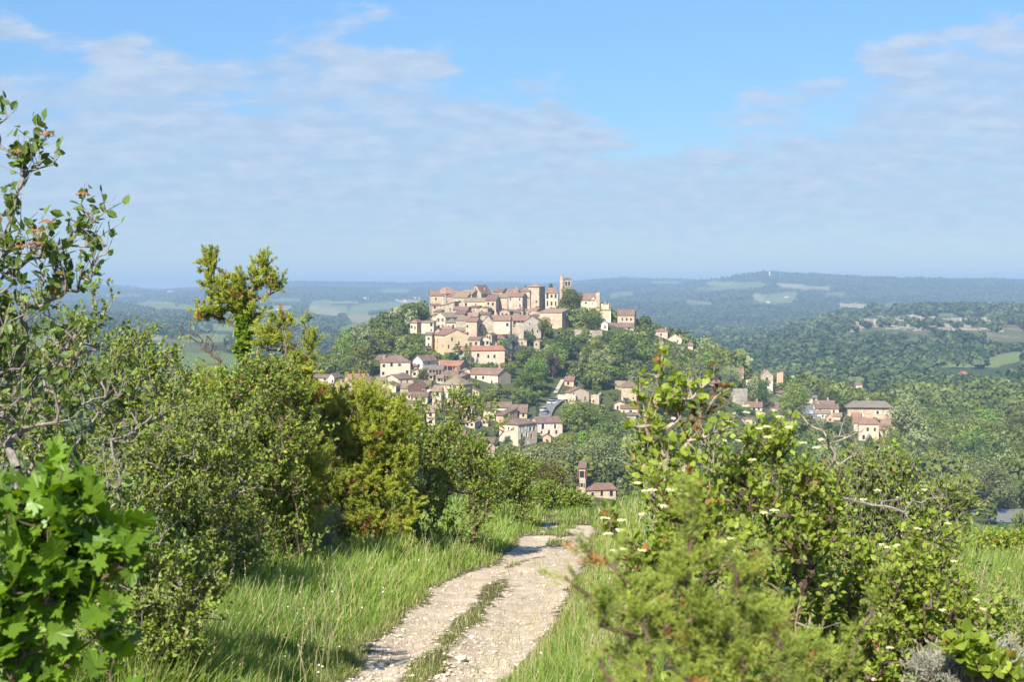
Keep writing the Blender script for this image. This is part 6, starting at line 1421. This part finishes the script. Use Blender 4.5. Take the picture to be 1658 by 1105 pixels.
    shrub('silver_shrub', 'silvery grey lavender like shrub in the bottom right corner', 'shrub', 6.2, [(1560,), (1500, .1), (1640, .1)],
          [(1560, 1095, 60, 25), (1630, 1100, 60, 30), (1510, 1095, 30, 18)], 330, 9, .035, .007, T_DIAM, 'leaf_silver', 'bark_grey', 22, twig=.10, tw=4, rbase=.008, jitter=.6)
    shrub('dogwood_shrub', 'small leafy dogwood shoot low in the bottom right corner', 'shrub', 6.0, [(1560,)], [(1575, 1075, 30, 14), (1610, 1090, 30, 14), (1560, 1060, 16, 10)], 26, 5, .065, .055, T_OVAL, 'leaf_dogwood', 'bark_brown', 28, twig=.08, tw=2, rbase=.006)
    juniper('blurred juniper with prickly sprays closest to the camera right of the track', 2.9, [(1060,), (1180, .2)],
            [(1100, 970, 80, 40), (1000, 1000, 50, 26, 0, .7), (1160, 1000, 80, 60), (1080, 1080, 130, 50), (960, 1000, 30, 16, 0, 1.4), (975, 900, 30, 8, 0, 1.2), (1130, 900, 40, 22), (1210, 1060, 70, 60), (1120, 850, 12, 60, 0, .7), (1180, 930, 40, 20)], 270, 23, mat='leaf_juniper_near', fl=.085, pl=.05, nn=18, need=.012, nw=.0024, rbase=.0022, deep=.7, npl=9, lex=True,
            explicit=[[(1060, 1000), (1020, 950), (980, 905), (942, 883)], [(1040, 1010), (980, 985), (915, 938)], [(1110, 950), (1118, 880), (1125, 800)]])
    juniper('orange tinged prickly juniper sprigs at the bottom between the dogwoods', 3.6, [(1320,), (1260, .1)],
            [(1290, 1080, 50, 40), (1250, 1040, 30, 50, 0, .6), (1340, 1090, 40, 30), (1400, 980, 14, 50, 0, .6)], 120, 24, mat='leaf_juniper_near', fl=.08, pl=.05, nn=16, need=.012, nw=.0024, rbase=.003, npl=8)
    # ---- dead branches
    bare_branches('dead_branch', 'dark dead branches sticking up left of the ivy clad trunk', 22.5, (355, 590), [[(355, 590), (330, 565), (305, 545), (293, 532)], [(355, 582), (345, 560), (335, 545), (322, 540)], [(340, 572), (330, 590)]], .022, 'bark_brown', 31, 16)
    bare_branches('dead_branch', 'tangle of grey dead twigs beside the second juniper', 23.3, (455, 640), [[(455, 640), (460, 600), (462, 560), (455, 530)], [(458, 620), (440, 590), (425, 560)], [(460, 600), (480, 570), (490, 555)], [(458, 610), (470, 590)]], .016, 'bark_grey', 32, 30)
    bare_branches('dead_branch', 'pale leafless shrub fanning out right of the tall dogwood', 10, (1345, 790), [[(1345, 790), (1355, 750), (1340, 720), (1312, 690), (1290, 665)], [(1355, 750), (1362, 710), (1372, 690)], [(1345, 780), (1350, 740), (1375, 710), (1395, 700)], [(1340, 720), (1330, 700), (1332, 685)], [(1352, 760), (1380, 740), (1386, 720)]], .011, 'bark_pale', 33, 12)
    bare_branches('dead_branch', 'bleached forked dead stem between the sapling and the tall dogwood', 8, (1170, 900), [[(1170, 900), (1178, 850), (1182, 820), (1195, 760), (1215, 700)], [(1182, 820), (1165, 790), (1150, 755)], [(1178, 850), (1200, 830), (1240, 790), (1262, 760)]], .010, 'bark_pale', 34, 10)
    bare_branches('dead_branch', 'long bare grey branch arching to the right over the tangled twigs', 11, (1300, 850), [[(1300, 850), (1335, 808), (1370, 806), (1430, 820), (1490, 845)], [(1430, 820), (1480, 812), (1530, 800)]], .013, 'bark_grey', 35, 10)
    bare_branches('dead_branch', 'knotted grey limb crossing the left edge below the wayfaring shrub', 9, (-40, 640), [[(-40, 640), (0, 610), (40, 580), (90, 560), (125, 540)], [(0, 610), (50, 600), (100, 590), (170, 560)], [(-20, 690), (30, 650), (60, 640)]], .022, 'bark_pale', 36, 12)
    bare_branches('dead_branch', 'thin white dead stems low among the juniper sprigs', 5, (1275, 1110), [[(1275, 1110), (1262, 1060), (1256, 1000)], [(1300, 1110), (1320, 1070), (1322, 1020)], [(1270, 1080), (1285, 1050), (1290, 1000)]], .006, 'bark_pale', 37, 12)
build_foreground()

# ------------------------------------------------------------------ grass and stones
def build_grass():
    rng = np.random.default_rng(41)
    nt_ = 30000; per = 15; n = nt_ * per
    ty = 826 + (1190 - 826) * rng.random(nt_); tx = rng.uniform(-120, 1760, nt_); s = (ty - HZ) / F
    TY = np.minimum(1.75 / np.maximum(s - .12, .0296), 59) * rng.uniform(.97, 1.03, nt_); TX = (tx - CX) / F * TY
    off = rng.normal(size=(nt_, per, 2)) * (.018 + .0035 * TY)[:, None, None]
    X = (TX[:, None] + off[..., 0]).ravel(); Y = np.minimum((TY[:, None] + off[..., 1]).ravel(), 59); py = np.repeat(ty, per); px = np.repeat(tx, per)
    toff = off.reshape(-1, 2); tt = np.repeat(rng.normal(size=nt_), per); th = np.repeat(rng.uniform(.7, 1.3, nt_), per)
    pm = pathmask(X, Y); e = -pm
    inner = (pm < 0) & (pathmask(X - .35, Y) > -.02) & (pathmask(X + .35, Y) > -.02)
    pat = fbm(X / 1.3, Y / 2.0, 3); big = fbm(X / 4 + 7, Y / 6, 2)
    keep = (e > .02 + .06 * pat) | (rng.random(n) < .02)
    keep &= ~(inner & (rng.random(n) < .35))
    keep &= ~((px > 960) & (py > 900) & (rng.random(n) < .35))
    h = np.clip(.07 + .42 * np.maximum(e, 0), .06, .52) * (1 + .35 * pat) * rng.uniform(.5, 1.25, n)
    h = np.where((Y > 36) , np.clip(.12 + .5 * np.maximum(e, 0), .1, .8) * rng.uniform(.5, 1.2, n), h)
    h = np.where(inner, .06 * rng.uniform(.5, 1.6, n) * (1 + .5 * pat), h)
    right = (px > PR[4]) & (pm < 0) & (X > np.interp(Y, [10, 20, 40, 60], [0, 1.5, 3, 5]) * .3)
    h = h * th; az0 = np.arctan2(toff[:, 1], toff[:, 0])
    X, Y, h, e, inner, pat, big, py, tt, az0 = [q[keep] for q in (X, Y, h, e, inner, pat, big, py, tt, az0)]; n = len(X); Z = gz(X, Y)
    w = (.0045 + .00050 * Y) * rng.uniform(.7, 1.4, n) * np.clip(h / .25, .6, 1.2)
    wind = np.array([.16, .05]); az = az0 + rng.normal(size=n) * .7; ln = h * rng.uniform(.05, .6, n) ** 1.2
    dx = np.cos(az) * ln + wind[0] * h * .6; dy = np.sin(az) * ln + wind[1] * h
    fa = az + 1.57 + rng.normal(size=n) * .5; sx, sy = np.cos(fa) * w / 2, np.sin(fa) * w / 2 * .5
    def pt(t, k, q): return np.stack([X + dx * t ** 1.8 + sx * k * q, Y + dy * t ** 1.8 + sy * k * q, Z - .02 + h * (t - .18 * t ** 3) * 1.0], 1)
    V = np.stack([pt(0, -1, 1), pt(0, 1, 1), pt(.5, 1, .85), pt(.5, -1, .85), pt(1, 0, 0)], 1)
    i = np.arange(n)[:, None] * 5
    fi = np.concatenate([np.concatenate([i + [0, 1, 2, 3]], 1), i + [3, 2, 4]], 1).ravel()
    tot = np.tile([4, 3], n)
    rnd = np.clip(.45 + .4 * pat + .25 * big + .22 * tt + rng.normal(size=n) * .16, 0, .9); rnd[rng.random(n) < np.clip(.05 + .14 * (big < -.25) + .08 * (h < .16), 0, 1)] = 1
    short = (h < .14)
    def sub(m, name, mat):
        idx = np.where(m)[0]; v = V[idx].reshape(-1, 3); k = len(idx); ii = np.arange(k)[:, None] * 5
        o = mesh_from(name, v, np.concatenate([ii + [0, 1, 2, 3], ii + [3, 2, 4]], 1).ravel(), np.tile([4, 3], k), mat, {'rnd': np.repeat(rnd[idx], 5)}); tag(o, kind='stuff')
    sub(~short, 'tall_grass', 'grass_blade'); sub(short, 'short_grass', 'grass_short')
    # flowering grass stems with pale spikelets
    m = 1000; py = rng.uniform(840, 1180, m); px = rng.choice([0, 1, 2, 3], m, p=[.5, .2, .2, .1]); px = np.where(px == 0, rng.uniform(150, 800, m), np.where(px == 1, rng.uniform(780, 1000, m), np.where(px == 2, rng.uniform(960, 1050, m), rng.uniform(1500, 1700, m))))
    Y = np.minimum(1.75 / np.maximum((py - HZ) / F - .12, .03), 57); X = (px - CX) / F * Y; k = pathmask(X, Y) < -.12; X, Y = X[k], Y[k]; m = len(X); Z = gz(X, Y)
    h = rng.uniform(.35, .75, m); az = rng.uniform(0, 6.28, m); top = np.c_[X + np.cos(az) * h * .2 + h * .05, Y + np.sin(az) * h * .25, Z + h]
    mid = np.c_[X + np.cos(az) * h * .05 + h * .01, Y + np.sin(az) * h * .08, Z + h * .55]
    r = .0009 + .00006 * Y
    V1, F1 = tubes(np.c_[X, Y, Z - .02], mid, r * 1.3, r, 3); V2, F2 = tubes(mid, top, r, r * .6, 3)
    q = 9; t = rng.uniform(.55, 1.05, (m, q)); P = (mid[:, None] + (top - mid)[:, None] * t[..., None]).reshape(-1, 3)
    A = unit(np.repeat(unit(top - mid), q, 0) + rng.normal(size=P.shape) * .35); P = P + rng.normal(size=P.shape) * .006
    o = mesh_from('flowering_grass', np.r_[V1, V2], np.r_[F1.ravel(), F2.ravel() + len(V1)], 4, 'grass_straw', {'rnd': np.full(len(V1) + len(V2), .3)}); tag(o, kind='stuff')
    o = leaves('grass_seed_heads', P, A, rvec(len(P), rng),   .020, .005 + .0002 * np.repeat(Y, q), T_DIAM, 'grass_straw', None, rng.random(len(P)), np.zeros(3)); tag(o, kind='stuff')
    # white field flowers
    m = 110; py = rng.uniform(850, 1150, m); px = np.where(rng.random(m) < .75, rng.uniform(420, 900, m), rng.uniform(980, 1650, m)); Y = np.minimum(1.75 / ((py - HZ) / F - .12), 50); X = (px - CX) / F * Y; k = pathmask(X, Y) < -.1; X, Y = X[k], Y[k]
    P = np.c_[X, Y, gz(X, Y) + rng.uniform(.12, .4, len(X))]; V = quads(P, unit(np.c_[rng.normal(size=len(X)) * .3, -1 + 0 * X, .8 + 0 * X]), .010 + .0005 * Y, rng)
    o = mesh_from('field_flowers', V, np.arange(len(V)), 4, 'white_paint'); tag(o, kind='stuff')
    # limestone chips lying on the track
    m = 9500; py = 842 + (1180 - 842) * rng.random(m); px = rng.uniform(480, 1000, m); Y = 1.75 / ((py - HZ) / F - .12); X = (px - CX) / F * Y; pm = pathmask(X, Y)
    k = ((pm > -.06) & (rng.random(m) < np.clip(.9 - pm * 1.0, .3, 1))) ; X, Y, pm = X[k], Y[k], pm[k]; m = len(X)
    s = rng.gamma(1.5, .005, m) + .004; s[rng.random(m) < .02] *= 2.6; s = np.minimum(s, .07)
    U = np.array([(1, 0, 0), (0, 1, 0), (-1, 0, 0), (0, -1, 0), (.7, .7, .7), (-.7, .7, .6), (-.6, -.7, .8), (.7, -.6, .6), (0, 0, 1.05), (0, 0, -1)]); T = np.array([(0, 4, 7), (1, 5, 4), (2, 6, 5), (3, 7, 6), (0, 1, 4), (1, 2, 5), (2, 3, 6), (3, 0, 7), (8, 4, 5), (8, 5, 6), (8, 6, 7), (8, 7, 4), (9, 1, 0), (9, 2, 1), (9, 3, 2), (9, 0, 3)])
    P = U[None] * rng.uniform(.65, 1.25, (m, len(U), 1)) * s[:, None, None] * np.stack([rng.uniform(.7, 1.3, m), rng.uniform(.7, 1.3, m), rng.uniform(.35, .7, m)], 1)[:, None] + np.c_[X, Y, gz(X, Y) - np.clip(pm, 0, .3) * .18 + s * .15][:, None]
    o = mesh_from('track_stones', P.reshape(-1, 3), (T[None] + (np.arange(m) * len(U))[:, None, None]).ravel(), 3, 'limestone'); tag(o, kind='stuff')
build_grass()
